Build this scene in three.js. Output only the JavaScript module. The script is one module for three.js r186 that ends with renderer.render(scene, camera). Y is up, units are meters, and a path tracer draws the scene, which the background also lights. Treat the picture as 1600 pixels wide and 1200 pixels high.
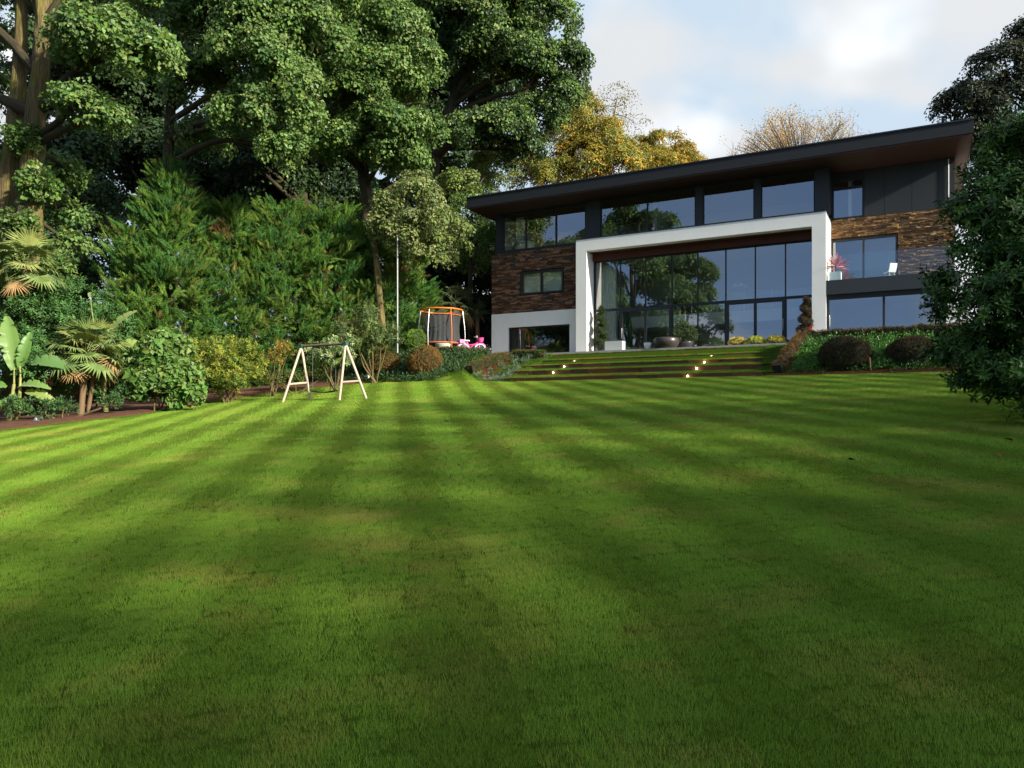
import * as THREE from 'three';
import { mergeGeometries } from 'three/addons/utils/BufferGeometryUtils.js';

// ------------------------------------------------------------------ camera, sky, sun, exposure
// World: x runs along the house front (to the right), y is up, the house stands towards -z. Metres.
const scene = new THREE.Scene();
const YAW = Math.atan(1200 / 2250), SN = Math.sin(YAW), CS = Math.cos(YAW), EYE = 1.6;
const camera = new THREE.PerspectiveCamera(2 * Math.atan(0.5) * 180 / Math.PI, 4 / 3, 0.1, 2000);
camera.position.set(0, EYE, 0);
camera.lookAt(-SN, EYE, -CS);
camera.setViewOffset(1600, 1200, 0, -50, 1600, 1200);
camera.updateProjectionMatrix();

const renderer = new THREE.WebGLRenderer({ antialias: true });
renderer.toneMapping = THREE.LinearToneMapping;
renderer.toneMappingExposure = 1.85;
renderer.shadowMap.enabled = true;

let seed = 20241;
function rnd() { seed |= 0; seed = seed + 0x6D2B79F5 | 0; let t = Math.imul(seed ^ seed >>> 15, 1 | seed); t = t + Math.imul(t ^ t >>> 7, 61 | t) ^ t; return ((t ^ t >>> 14) >>> 0) / 4294967296; }
const rr = (a, b) => a + (b - a) * rnd();
const pick = a => a[Math.floor(rnd() * a.length)];
const clamp = (x, a, b) => Math.min(b, Math.max(a, x));
const sstep = (a, b, x) => { const t = clamp((x - a) / (b - a), 0, 1); return t * t * (3 - 2 * t); };
const mix = (a, b, t) => a + (b - a) * t;
function hash3(x, y, z) { let h = Math.imul(x, 374761393) ^ Math.imul(y, 668265263) ^ Math.imul(z, 2147483647 - 59); h = Math.imul(h ^ h >>> 13, 1274126177); return ((h ^ h >>> 16) >>> 0) / 4294967296; }
function vnoise(x, y, z) {
  const i = Math.floor(x), j = Math.floor(y), k = Math.floor(z), f = x - i, g = y - j, h = z - k;
  const s = t => t * t * (3 - 2 * t), a = s(f), b = s(g), c = s(h);
  const L = (p, q, t) => p + (q - p) * t;
  return L(L(L(hash3(i, j, k), hash3(i + 1, j, k), a), L(hash3(i, j + 1, k), hash3(i + 1, j + 1, k), a), b),
    L(L(hash3(i, j, k + 1), hash3(i + 1, j, k + 1), a), L(hash3(i, j + 1, k + 1), hash3(i + 1, j + 1, k + 1), a), b), c);
}
function fbm(x, y, z, n = 4) { let s = 0, a = 0.5, t = 0; for (let i = 0; i < n; i++) { s += a * vnoise(x, y, z); t += a; x = x * 2.03 + 7.1; y = y * 2.03 + 3.7; z = z * 2.03 + 5.3; a *= 0.5; } return s / t; }

const SUN_EL = 23 * Math.PI / 180, sunDir = new THREE.Vector3(Math.cos(SUN_EL) * 0.993, Math.sin(SUN_EL), Math.cos(SUN_EL) * 0.12);
// a bright autumn sky: thin veil, heaped white clouds, blue between them
{
  const W = 1024, Hh = 512, data = new Float32Array(W * Hh * 4);
  for (let j = 0; j < Hh; j++) for (let i = 0; i < W; i++) {
    const el = ((j + 0.5) / Hh - 0.5) * Math.PI, az = ((i + 0.5) / W - 0.5) * 2 * Math.PI;
    const y = Math.sin(el), x = Math.cos(el) * Math.cos(az), z = Math.cos(el) * Math.sin(az);
    const yy = Math.max(y, 0);
    const up = Math.pow(1 - yy, 2.4);
    let r = mix(0.12, 0.30, up), g = mix(0.26, 0.52, up), b = mix(0.60, 0.93, up);
    const k = 1 / (yy + 0.42), px = x * k, pz = z * k;
    const veil = 0.12 + 0.74 * sstep(0.38, 0.62, fbm(px * 0.8 + 19.108, 2.2, pz * 0.8 + 47.951, 4));
    r = mix(r, 0.62, veil); g = mix(g, 0.73, veil); b = mix(b, 0.82, veil);
    const w = fbm(px * 2.0 + 19.108, 4.4, pz * 2.0 + 47.951, 3);
    const n = fbm(px * 2.6 + 1.4 * w + 19.108, 7.7, pz * 2.6 + 1.4 * w + 47.951, 6), c = sstep(0.47, 0.60, n);
    const body = 0.76 + 0.26 * sstep(0.46, 0.72, fbm(px * 4.1 + 2.2, 1.1, pz * 4.1 + 9.2, 5));
    r = mix(r, 0.955 * body, c); g = mix(g, 0.965 * body, c); b = mix(b, 0.99 * body, c);
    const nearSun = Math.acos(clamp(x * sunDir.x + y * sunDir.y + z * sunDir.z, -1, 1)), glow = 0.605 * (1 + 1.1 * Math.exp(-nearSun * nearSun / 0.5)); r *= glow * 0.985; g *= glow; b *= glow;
    const o = (j * W + i) * 4; data[o] = r; data[o + 1] = g; data[o + 2] = b; data[o + 3] = 1;
  }
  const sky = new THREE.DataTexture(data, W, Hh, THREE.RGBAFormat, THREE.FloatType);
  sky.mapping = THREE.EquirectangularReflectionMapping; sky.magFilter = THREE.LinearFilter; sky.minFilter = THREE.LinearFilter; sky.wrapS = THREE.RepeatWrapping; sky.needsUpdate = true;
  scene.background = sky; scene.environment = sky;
}
const sun = new THREE.DirectionalLight(new THREE.Color(1.0, 0.92, 0.76), 5.0);
sun.name = 'sun';
sun.position.copy(sunDir).multiplyScalar(120); sun.position.z -= 25; sun.shadow.radius = 5;
sun.target.position.set(0, 0, -25);
sun.castShadow = true; sun.shadow.mapSize.set(4096, 4096);
Object.assign(sun.shadow.camera, { left: -60, right: 60, top: 60, bottom: -60, near: 1, far: 320 });
scene.add(sun, sun.target);

// ------------------------------------------------------------------ helpers
const V = (x, y, z) => new THREE.Vector3(x, y, z);
const lin = (r, g, b) => new THREE.Color().setRGB(r, g, b);
// a point that lies `depth` metres in front of the eye, in the direction of a pixel of the 1600 x 1200 photograph
function at(px, py, depth) { const X = (px - 800) / 1200 * depth, h = (650 - py) / 1200 * depth; return V(CS * X - SN * depth, EYE + h, -(SN * X + CS * depth)); }
const depthOf = p => -SN * p.x - CS * p.z;
const names = new Map();
function numbered(n) { const k = names.get(n) || 0; names.set(n, k + 1); return k ? `${n}_${String(k).padStart(3, '0')}` : n; }
function tag(o, label, category, group) { o.userData.label = label; o.userData.category = category; if (group) o.userData.group = group; return o; }
function thing(name, pos, label, category, group) { const o = new THREE.Group(); o.name = numbered(name); o.position.copy(pos); scene.add(o); tag(o, label, category, group); o.updateMatrixWorld(true); return o; }
function shadows(m) { m.castShadow = true; m.receiveShadow = true; return m; }
// geometry in the parent's own axes
function local(name, geo, mat, parent) { const m = shadows(new THREE.Mesh(geo, mat)); m.name = name; parent.add(m); return m; }
// geometry given in world axes; the parents are only moved, never turned
const tmpV = new THREE.Vector3();
function part(name, geo, mat, parent) { parent.updateWorldMatrix(true, false); tmpV.setFromMatrixPosition(parent.matrixWorld); geo.translate(-tmpV.x, -tmpV.y, -tmpV.z); return local(name, geo, mat, parent); }
function structure(name, geo, mat) { const m = shadows(new THREE.Mesh(geo, mat)); m.name = name; m.userData.kind = 'structure'; scene.add(m); return m; }
// box by its limits; v = distance towards the house (-z); uv in metres
function bx(x0, x1, y0, y1, v0, v1) {
  const w = x1 - x0, h = y1 - y0, d = v1 - v0, g = new THREE.BoxGeometry(w, h, d), uv = g.attributes.uv, nm = g.attributes.normal;
  for (let i = 0; i < uv.count; i++) { const ax = Math.abs(nm.getX(i)), ay = Math.abs(nm.getY(i)); uv.setXY(i, uv.getX(i) * (ax > 0.5 ? d : w) + x0, uv.getY(i) * (ay > 0.5 ? d : h) + y0); }
  g.translate((x0 + x1) / 2, (y0 + y1) / 2, -(v0 + v1) / 2); return g;
}
const merge = a => mergeGeometries(a.map(g => { const q = g.index ? g.toNonIndexed() : g; for (const k of Object.keys(q.attributes)) if (!['position', 'normal', 'uv', 'color'].includes(k)) q.deleteAttribute(k); return q; }));
// tapered round limb along points; radii per point
function limb(pts, radii, sides = 8, rough = 0, steps = 0) {
  let P = pts, R = radii;
  if (steps) { const c = new THREE.CatmullRomCurve3(pts); P = c.getPoints(steps); R = P.map((_, i) => { const t = i / steps * (radii.length - 1), k = Math.min(Math.floor(t), radii.length - 2); return mix(radii[k], radii[k + 1], t - k); }); }
  const pos = [], uv = [], idx = []; let len = 0; let nx = null;
  for (let i = 0; i < P.length; i++) {
    const t = P[Math.min(i + 1, P.length - 1)].clone().sub(P[Math.max(i - 1, 0)]).normalize();
    if (!nx) nx = Math.abs(t.y) > 0.9 ? V(1, 0, 0) : V(0, 1, 0);
    nx = nx.clone().sub(t.clone().multiplyScalar(nx.dot(t))).normalize();
    const bn = t.clone().cross(nx);
    if (i) len += P[i].distanceTo(P[i - 1]);
    for (let s = 0; s <= sides; s++) {
      const a = s / sides * Math.PI * 2, q = s % sides;
      const r = R[i] * (1 + rough * (vnoise(q * 1.9 + P[0].x, len * 1.3, P[0].z) - 0.5));
      pos.push(P[i].x + (nx.x * Math.cos(a) + bn.x * Math.sin(a)) * r, P[i].y + (nx.y * Math.cos(a) + bn.y * Math.sin(a)) * r, P[i].z + (nx.z * Math.cos(a) + bn.z * Math.sin(a)) * r);
      uv.push(s / sides * Math.max(0.3, Math.round(R[0] * 6) || 0.3), len);
    }
    if (i) for (let s = 0; s < sides; s++) { const a = (i - 1) * (sides + 1) + s, b = a + sides + 1; idx.push(a, a + 1, b, b, a + 1, b + 1); }
  }
  // end caps
  for (const [row, flip] of [[0, true], [P.length - 1, false]]) { const c = pos.length / 3; pos.push(P[row].x, P[row].y, P[row].z); uv.push(0, 0); for (let s = 0; s < sides; s++) { const a = row * (sides + 1) + s; flip ? idx.push(c, a + 1, a) : idx.push(c, a, a + 1); } }
  const g = new THREE.BufferGeometry();
  g.setAttribute('position', new THREE.Float32BufferAttribute(pos, 3)); g.setAttribute('uv', new THREE.Float32BufferAttribute(uv, 2)); g.setIndex(idx); g.computeVertexNormals(); return g;
}
function texture(w, h, fn, srgb = true) {
  const d = new Uint8Array(w * h * 4);
  for (let j = 0; j < h; j++) for (let i = 0; i < w; i++) { const c = fn(i, j), o = (j * w + i) * 4; d[o] = clamp(c[0], 0, 1) * 255; d[o + 1] = clamp(c[1], 0, 1) * 255; d[o + 2] = clamp(c[2], 0, 1) * 255; d[o + 3] = 255; }
  const t = new THREE.DataTexture(d, w, h); t.wrapS = t.wrapT = THREE.RepeatWrapping; t.magFilter = THREE.LinearFilter; t.minFilter = THREE.LinearMipmapLinearFilter; t.generateMipmaps = true; if (srgb) t.colorSpace = THREE.SRGBColorSpace; t.needsUpdate = true; return t;
}
function tiled(i, j, n, freq, sx = 1, sy = 1) { // noise that tiles over n pixels
  const u = i / n, v = j / n, a = fbm(u * freq * sx, v * freq * sy, 1.5), b = fbm((u - 1) * freq * sx, v * freq * sy, 1.5), c = fbm(u * freq * sx, (v - 1) * freq * sy, 1.5), d = fbm((u - 1) * freq * sx, (v - 1) * freq * sy, 1.5);
  return mix(mix(a, b, u), mix(c, d, u), v);
}
const std = (color, roughness = 0.8, more = {}) => new THREE.MeshStandardMaterial({ color, roughness, ...more });
function repeat(t, x, y = x) { const c = t.clone(); c.repeat.set(x, y); c.needsUpdate = true; return c; }

const texBark = texture(256, 256, (i, j) => { const n = tiled(i, j, 256, 9, 2.2, 0.7), m = tiled(i, j, 256, 4), mo = sstep(0.38, 0.7, m), k = 0.2 + 1.45 * n; return [mix(0.42, 0.43, mo) * k, mix(0.37, 0.42, mo) * k, mix(0.28, 0.21, mo) * k]; });
const texBarkBump = texture(256, 256, (i, j) => { const n = tiled(i, j, 256, 9, 2.2, 0.7); return [n, n, n]; }, false);
const texWood = texture(256, 256, (i, j) => { const n = tiled(i, j, 256, 8, 0.6, 5), k = 0.6 + 0.7 * n; return [0.52 * k, 0.38 * k, 0.25 * k]; });
const texPole = texture(128, 256, (i, j) => { const n = tiled(i, j, 256, 8, 4, 0.5), k = 0.8 + 0.3 * n; return [0.80 * k, 0.73 * k, 0.64 * k]; });
const texStucco = texture(256, 256, (i, j) => { const n = tiled(i, j, 256, 5, 1, 0.6), f = hash3(i, j, 5), k = 0.93 + 0.08 * n + 0.02 * (f - 0.5); return [0.93 * k, 0.925 * k, 0.905 * k]; });
const texStone = texture(128, 128, (i, j) => { const n = tiled(i, j, 128, 7), f = hash3(i, j, 9), k = 0.55 + 0.7 * n + 0.16 * (f - 0.5); return [k, k, k]; }, true);
const texSoil = texture(512, 512, (i, j) => { const n = tiled(i, j, 512, 14), f = hash3(i >> 1, j >> 1, 3), k = 0.45 + 0.8 * n + 0.35 * (f - 0.5); return [0.34 * k, 0.22 * k, 0.14 * k]; });
const texThatch = texture(512, 512, (i, j) => { const n = tiled(i, j, 512, 30), k = 0.5 + 0.8 * n; return [0.22 * k, 0.29 * k, 0.08 * k]; });

const M = {
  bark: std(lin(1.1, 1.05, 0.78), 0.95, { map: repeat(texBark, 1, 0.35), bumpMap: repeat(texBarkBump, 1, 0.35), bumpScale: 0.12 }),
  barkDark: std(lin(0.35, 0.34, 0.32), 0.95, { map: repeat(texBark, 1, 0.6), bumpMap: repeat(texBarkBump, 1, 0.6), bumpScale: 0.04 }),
  twig: std(lin(0.10, 0.075, 0.05), 0.9),
  stucco: std(lin(1, 1, 1), 0.85, { map: repeat(texStucco, 0.4) }),
  anthracite: std(lin(0.010, 0.0135, 0.018), 0.65),
  anthracitePanel: std(lin(0.019, 0.026, 0.032), 0.65),
  fascia: std(lin(0.007, 0.0095, 0.013), 0.8),
  soffit: std(lin(0.30, 0.10, 0.06), 0.7, { map: repeat(texWood, 0.8, 0.8) }),
  soffitPaint: std(lin(0.045, 0.018, 0.012), 0.7),
  wood: std(lin(1, 1, 1), 0.85, { map: repeat(texWood, 1.2, 1.2) }),
  soil: new THREE.MeshPhysicalMaterial({ color: lin(1, 1, 1), roughness: 1, specularIntensity: 0, map: repeat(texSoil, 0.5), bumpMap: repeat(texSoil, 0.5), bumpScale: 0.03 }),
  glass: new THREE.MeshPhysicalMaterial({ color: lin(0.74, 0.80, 0.82), roughness: 0, transmission: 1, thickness: 0, ior: 2.9 }),
  glassDark: new THREE.MeshPhysicalMaterial({ color: lin(0.25, 0.28, 0.28), roughness: 0, transmission: 1, thickness: 0, ior: 2.1 }),
  glassClear: new THREE.MeshPhysicalMaterial({ color: lin(0.80, 0.90, 0.88), roughness: 0, transmission: 1, thickness: 0, ior: 1.75 }),
  white: std(lin(0.78, 0.78, 0.76), 0.6),
  wallInside: std(lin(0.62, 0.61, 0.58), 0.9),
  floorInside: std(lin(0.30, 0.28, 0.26), 0.5),
};
// ------------------------------------------------------------------ the lie of the land
const baseRise = v => v < 0 ? 0.078 * Math.max(v, -70) : 0.078 * v + 0.0006 * v * v;
const FOOT = 33.5, TERRACE = 4.95;
function H(u, v) {
  const b = baseRise(Math.min(v, FOOT)), kick = 0.28 * sstep(-15, -20, u) * sstep(23, 31, v);
  const far = 0.04 * Math.max(0, v - 54);
  const centre = v < FOOT ? b : v < 37.1 ? mix(3.286, 4.86, (v - FOOT) / 3.6) : TERRACE;
  const right = v < FOOT ? b : v < 36.3 ? mix(3.30, TERRACE, Math.pow((v - FOOT) / 2.8, 0.9)) : TERRACE;
  const left = v < 31 ? b + kick : v < 34.4 ? mix(baseRise(31) + 0.28, TERRACE, (v - 31) / 3.4) : TERRACE;
  const c = v < FOOT ? b + kick * (v < 31 ? 1 : sstep(33.4, 31, v)) : centre;
  let h = mix(c, right, sstep(-5.6, -4.6, u)); h = mix(h, left, sstep(-18.9, -20.3, u));
  return h + far + 0.05 * (fbm(u * 0.22, 3.3, v * 0.22, 2) - 0.5);
}
const ground = (u, v, up = 0) => V(u, H(u, v) + up, -v);
function groundHit(px, py) { let lo = 2, d = 2; for (; d < 60; d += 0.05) { const p = at(px, py, d); if (p.y < H(p.x, -p.z)) { lo = d; break; } } const p = at(px, py, d); return V(p.x, H(p.x, -p.z), p.z); }
// foot of a thing: under the pixel column px, at a depth
function footAt(px, depth) { const p = at(px, 650, depth); p.y = H(p.x, -p.z); return p; }

function sheet(us, vs, up, scale = 1) {
  const pos = [], uv = [], idx = [];
  for (const v of vs) for (const u of us) { pos.push(u, H(u, v) + up, -v); uv.push(u * scale, v * scale); }
  const n = us.length;
  for (let j = 0; j < vs.length - 1; j++) for (let i = 0; i < n - 1; i++) { const a = j * n + i, b = a + 1, c = a + n, d = c + 1; idx.push(a, b, d, a, d, c); }
  const g = new THREE.BufferGeometry(); g.setAttribute('position', new THREE.Float32BufferAttribute(pos, 3)); g.setAttribute('uv', new THREE.Float32BufferAttribute(uv, 2)); g.setIndex(idx); g.computeVertexNormals(); return g;
}
const range = (a, b, s) => { const o = []; for (let x = a; x < b - 1e-6; x += s) o.push(x); o.push(b); return o; };
structure('ground', sheet([...range(-400, -60, 20), ...range(-58, 30, 1), ...range(50, 400, 20)], [...range(-400, -20, 20), ...range(-18, 60, 1), ...range(80, 400, 20)], -0.07), M.soil);
const matLawnSheet = new THREE.MeshPhysicalMaterial({ color: lin(1.1, 1.1, 1.0), roughness: 1, specularIntensity: 0, map: repeat(texThatch, 0.7) });
structure('lawn', sheet(range(-30, 12, 0.5), range(-8, 33.46, 0.5), -0.012), matLawnSheet);

// planting bed along the left edge of the lawn
const edgePix = [[0, 674], [60, 668], [120, 660], [200, 652], [270, 640], [330, 629], [400, 619], [450, 611], [520, 604], [585, 598]];
const bedEdge = [V(-13, 0, 6), V(-17, 0, -2), V(-20.5, 0, -8), ...edgePix.map(p => groundHit(...p)), V(-21.3, 0, -31.0), V(-19.9, 0, -32.0)];
const lawnRing = [...bedEdge.map(p => [p.x, -p.z]), [-18.2, 33.4], [-5.2, 33.42], [7, 33.42], [9.5, 25], [10.5, 10], [9, -6]];
function inLawn(u, v) { let c = false; for (let i = 0, j = lawnRing.length - 1; i < lawnRing.length; j = i++) { const [a, b] = lawnRing[i], [p, q] = lawnRing[j]; if ((b > v) !== (q > v) && u < (p - a) * (v - b) / (q - b) + a) c = !c; } return c; }
{
  const curve = new THREE.CatmullRomCurve3(bedEdge.slice(1, -2)), n = 150, rows = [-0.02, 0.10, 0.3, 0.8, 2, 4, 7], pos = [], uv = [], idx = [];
  for (let i = 0; i <= n; i++) {
    const p = curve.getPoint(i / n), t = curve.getTangent(i / n), nx = t.z, nz = -t.x, l = Math.hypot(nx, nz); // outward (left of the way)
    const w = 0.10 * (fbm(i * 0.21, 2, 1, 3) - 0.5) * 2;
    for (const r of rows) { const u = p.x + nx / l * (r + w), z = p.z + nz / l * (r + w), up = 0.005 + 0.10 * sstep(0, 0.45, r) + 0.05 * (fbm(u * 2, 1, z * 2, 3) - 0.5) * sstep(0, 0.3, r); pos.push(u, H(u, -z) + up - (r < 0 ? 0.08 : 0), z); uv.push(u, z); }
    if (i) for (let k = 0; k < rows.length - 1; k++) { const a = (i - 1) * rows.length + k, b = a + rows.length; idx.push(a, b, a + 1, b, b + 1, a + 1); }
  }
  const g = new THREE.BufferGeometry(); g.setAttribute('position', new THREE.Float32BufferAttribute(pos, 3)); g.setAttribute('uv', new THREE.Float32BufferAttribute(uv, 2)); g.setIndex(idx); g.computeVertexNormals();
  structure('planting_bed', g, std(lin(1.5, 1.15, 0.9), 1, { map: repeat(texSoil, 0.8), bumpMap: repeat(texSoil, 0.8), bumpScale: 0.05 }));
}
// the grassed slopes beside the steps and the terrace
structure('bank', sheet(range(-30, 6, 0.3), range(30.8, 37.4, 0.3), -0.03), matLawnSheet);
structure('terrace', bx(-32, 8, TERRACE - 0.5, TERRACE + 0.03, 37.2, 39.75), std(lin(0.32, 0.31, 0.29), 0.9));

// ------------------------------------------------------------------ the house
const house = thing('house', V(-10.3, TERRACE, -39.7), 'modern two-storey house with white portal frame, dark flat roof and stone cladding', 'house');
const F0 = 38.66, F1 = 39.68; // front and back of the white frame
const shell = [];
{
  const frame = part('portal_frame', merge([bx(-16.66, -16.04, 4.6, 11.2, F0, F1), bx(-4.57, -3.95, 4.6, 11.2, F0, F1), bx(-16.04, -4.57, 10.56, 11.2, F0, F1)]), M.stucco, house);
  frame.userData.label = 'white rendered portal frame';
  part('capping', bx(-16.70, -3.91, 11.202, 11.25, F0 - 0.03, F1), M.fascia, frame);
  part('soffit_board', bx(-16.038, -4.572, 10.52, 10.557, 39.16, 39.5), M.soffit, frame);
  part('timber_beam', bx(-16.038, -4.572, 10.15, 10.55, 39.502, 39.67), M.soffit, frame);
}
function glazing(name, u0, u1, y0, y1, v, mull, trans, opt = {}) {
  // frame mesh with its panes as children; mull and trans are inner bar positions
  const w = opt.w || 0.07, d = opt.d || 0.12, geos = [bx(u0, u1, y1 - w, y1, v, v + d), bx(u0, u1, y0, y0 + w, v, v + d), bx(u0, u0 + w, y0 + w, y1 - w, v, v + d), bx(u1 - w, u1, y0 + w, y1 - w, v, v + d)];
  const bw = opt.bar || 0.06, cu = [u0 + w, ...mull, u1 - w], cy = [y0 + w, ...trans, y1 - w];
  for (const m of mull) geos.push(bx(m - bw / 2, m + bw / 2, y0 + w, y1 - w, v + 0.003, v + d - 0.003));
  for (let i = 0; i < cu.length - 1; i++) for (const t of trans) geos.push(bx(cu[i] + (i ? bw / 2 : 0), cu[i + 1] - (i < cu.length - 2 ? bw / 2 : 0), t - bw / 2, t + bw / 2, v + 0.006, v + d - 0.006));
  const f = part(name, merge(geos), opt.mat || M.anthracite, house);
  for (let i = 0; i < cu.length - 1; i++) for (let j = 0; j < cy.length - 1; j++) {
    const a = cu[i] + (i ? bw / 2 : 0) - 0.01, b = cu[i + 1] - (i < cu.length - 2 ? bw / 2 : 0) + 0.01, p = cy[j] + (j ? bw / 2 : 0) - 0.01, q = cy[j + 1] - (j < cy.length - 2 ? bw / 2 : 0) + 0.01;
    const g = new THREE.PlaneGeometry(b - a, q - p); const m = local('pane', g, opt.glass || M.glass, f);
    m.position.set((a + b) / 2 - house.position.x, (p + q) / 2 - house.position.y, -(v + d * 0.5) - house.position.z);
    m.rotation.set(rr(-0.0022, 0.0022), rr(-0.003, 0.003), 0);
  }
  return f;
}
const handle = (u, y, v, parent) => part('handle', limb([V(u, y - 0.28, -v + 0.02), V(u, y - 0.26, -v + 0.07), V(u, y + 0.26, -v + 0.07), V(u, y + 0.28, -v + 0.02)], [0.014, 0.014, 0.014, 0.014], 6), std(lin(0.6, 0.6, 0.62), 0.3, { metalness: 0.8 }), parent);
// tall hall glazing: a row of upper lights above two pairs of doors and fixed lights
const MU = [-16.0, -14.5, -13.07, -11.62, -10.26, -8.82, -7.36, -5.92, -4.6];
glazing('window', MU[0], MU[8], 7.42, 10.15, 39.70, MU.slice(1, 8), [], { bar: 0.055 });
glazing('window', MU[0], MU[1], TERRACE + 0.03, 7.415, 39.70, [], [], { w: 0.055 });
{ const d = glazing('door', MU[1], MU[3], TERRACE + 0.03, 7.413, 39.66, [MU[2]], [], { w: 0.15, bar: 0.13, d: 0.15 }); handle(-14.36, 6.1, 39.66, d); d.userData.label = 'dark framed double doors beside the spiral topiary'; }
glazing('window', MU[3], MU[5], TERRACE + 0.03, 7.415, 39.70, [MU[4]], [], { w: 0.055 });
{ const d = glazing('door', MU[5], MU[7], TERRACE + 0.03, 7.413, 39.66, [MU[6]], [], { w: 0.15, bar: 0.13, d: 0.15 }); handle(-6.02, 6.1, 39.66, d); d.userData.label = 'dark framed double doors behind the yellow flowers'; }
glazing('window', MU[7], MU[8], TERRACE + 0.03, 7.415, 39.70, [], [], { w: 0.055 });
part('wall', merge([bx(-16.04, -16.0, 4.9, 10.5, 39.69, 39.85), bx(-4.6, -4.57, 4.9, 10.5, 39.69, 39.85), bx(-16.0, -4.6, 10.152, 11.2, 39.7, 40.0)]), M.anthracite, house);
// left block: white plinth with a wide dark window, stone above, glazing on top
part('plinth_wall', merge([bx(-22.55, -21.43, 4.5, 7.62, 39.7, 40.0), bx(-17.5, -16.66, 4.5, 7.62, 39.7, 40.0), bx(-21.43, -17.5, 6.79, 7.62, 39.7, 40.0)]), M.stucco, house);
glazing('window', -21.43, -17.5, TERRACE + 0.03, 6.79, 39.82, [-20.95], [], { w: 0.08, glass: M.glassDark });
part('wall', merge([bx(-22.5, -20.62, 7.62, 11.18, 39.78, 40.0), bx(-17.89, -16.67, 7.62, 11.18, 39.78, 40.0), bx(-20.62, -17.89, 7.62, 8.64, 39.78, 40.0), bx(-20.62, -17.89, 9.95, 11.18, 39.78, 40.0)]), std(lin(0.03, 0.025, 0.02), 1), house);
glazing('window', -20.62, -17.89, 8.64, 9.95, 39.68, [-19.25], [], { w: 0.10, bar: 0.14 });
part('blind', bx(-20.5, -18.0, 8.7, 9.9, 39.95, 39.97), std(lin(0.66, 0.68, 0.56), 0.9), house);
part('sill_band', bx(-22.3, -16.56, 11.182, 11.30, 39.72, 40.0), M.anthracite, house);
part('corner_post', bx(-22.3, -21.85, 11.302, 13.56, 39.78, 40.1), M.anthracite, house);
glazing('window', -21.85, -16.56, 11.302, 13.48, 39.84, [-20.33, -18.41], [], { w: 0.07, bar: 0.09, glass: M.glass });
part('cladding_panel', bx(-16.56, -15.69, 11.302, 13.56, 39.76, 40.0), M.anthracitePanel, house);
part('sill_band', bx(-16.60, -3.92, 11.252, 11.48, 39.70, 40.0), M.anthracite, house);
glazing('window', -15.69, -10.39, 11.482, 13.48, 39.84, [-13.01], [], { w: 0.06, bar: 0.06 });
part('post', bx(-10.39, -10.02, 11.482, 13.56, 39.78, 40.0), M.anthracitePanel, house);
glazing('window', -10.02, -7.42, 11.482, 13.48, 39.84, [], [], { w: 0.06 });
part('post', bx(-7.42, -7.11, 11.482, 13.56, 39.78, 40.0), M.anthracitePanel, house);
glazing('window', -7.11, -4.57, 11.482, 13.48, 39.84, [], [], { w: 0.06 });
part('cladding_panel', bx(-4.57, -3.93, 11.482, 13.56, 39.76, 40.0), M.anthracitePanel, house);
part('head_band', merge([bx(-21.85, -16.56, 13.48, 13.56, 39.84, 40.0), bx(-15.69, -10.39, 13.48, 13.56, 39.84, 40.0), bx(-10.02, -7.42, 13.48, 13.56, 39.84, 40.0), bx(-7.11, -4.57, 13.48, 13.56, 39.84, 40.0)]), M.anthracite, house);
// right block
// the right block stands back from the portal frame
part('return_wall', bx(-4.57, -3.952, 7.6, 11.20, 39.682, 41.2), M.stucco, house);
part('return_wall', bx(-4.57, -3.932, 11.482, 13.56, 40.002, 41.2), M.anthracitePanel, house);
glazing('window', -3.92, -2.46, 11.27, 13.20, 40.94, [], [12.78], { w: 0.09, bar: 0.11 });
part('cladding_panel', bx(-3.93, -2.46, 13.202, 13.56, 40.96, 41.2), M.anthracite, house);
{ let u = -2.45; for (const e of [-1.57, -0.40, 0.68, 1.36]) { part('cladding_panel', bx(u, e - 0.014, 11.265, 13.55, 40.92, 41.0), M.anthracitePanel, house); u = e; } }
part('wall', bx(-2.458, 1.34, 11.18, 13.56, 41.002, 41.198), std(lin(0.01, 0.01, 0.012), 0.9), house);
part('downpipe', limb([V(1.10, 13.5, -40.88), V(1.10, 11.27, -40.88)], [0.022, 0.022], 8), M.white, house);
part('wall', merge([bx(-3.94, 1.34, 10.25, 11.18, 40.98, 41.198), bx(-1.02, 1.34, 7.6, 10.25, 40.98, 41.198)]), std(lin(0.05, 0.035, 0.022), 1), house);
glazing('window', -3.94, -1.02, 7.95, 10.25, 40.90, [-2.49], [], { w: 0.08, bar: 0.09 });
{
  const b = part('balcony', merge([bx(-3.948, 1.5, 7.28, 7.94, F0, 39.695), bx(-3.948, 1.5, 7.6, 7.938, 39.697, 41.0)]), M.anthracitePanel, house);
  for (const [a, c] of [[-3.9, -1.32], [-1.30, 1.3]]) { const m = local('balustrade_pane', new THREE.PlaneGeometry(c - a, 1.16), M.glassClear, b); m.position.set((a + c) / 2 - house.position.x, 8.52 - house.position.y, -38.74 - house.position.z); m.rotation.y = rr(-0.004, 0.004); }
}
part('wall', bx(-3.945, 0.95, 7.16, 7.278, 38.80, 39.0), M.anthracite, house);
{ const d = glazing('sliding_door', -3.94, 0.93, TERRACE + 0.03, 7.158, 38.82, [-1.52], [], { w: 0.11, bar: 0.10 }); handle(-3.80, 6.05, 38.82, d); }
part('pier', bx(0.95, 1.9, 4.5, 7.278, 38.70, 39.4), M.stucco, house);
part('wall', merge([bx(1.022, 1.34, 4.6, 7.6, 40.0, 50), bx(1.022, 1.34, 7.6, 13.56, 41.2, 50), bx(-22.55, -22.3, 4.5, 11.18, 40.0, 50), bx(-22.3, -22.05, 11.18, 13.56, 40.1, 50), bx(-22.3, 1.02, 4.5, 13.56, 49.8, 50)]), M.stucco, house);
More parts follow.
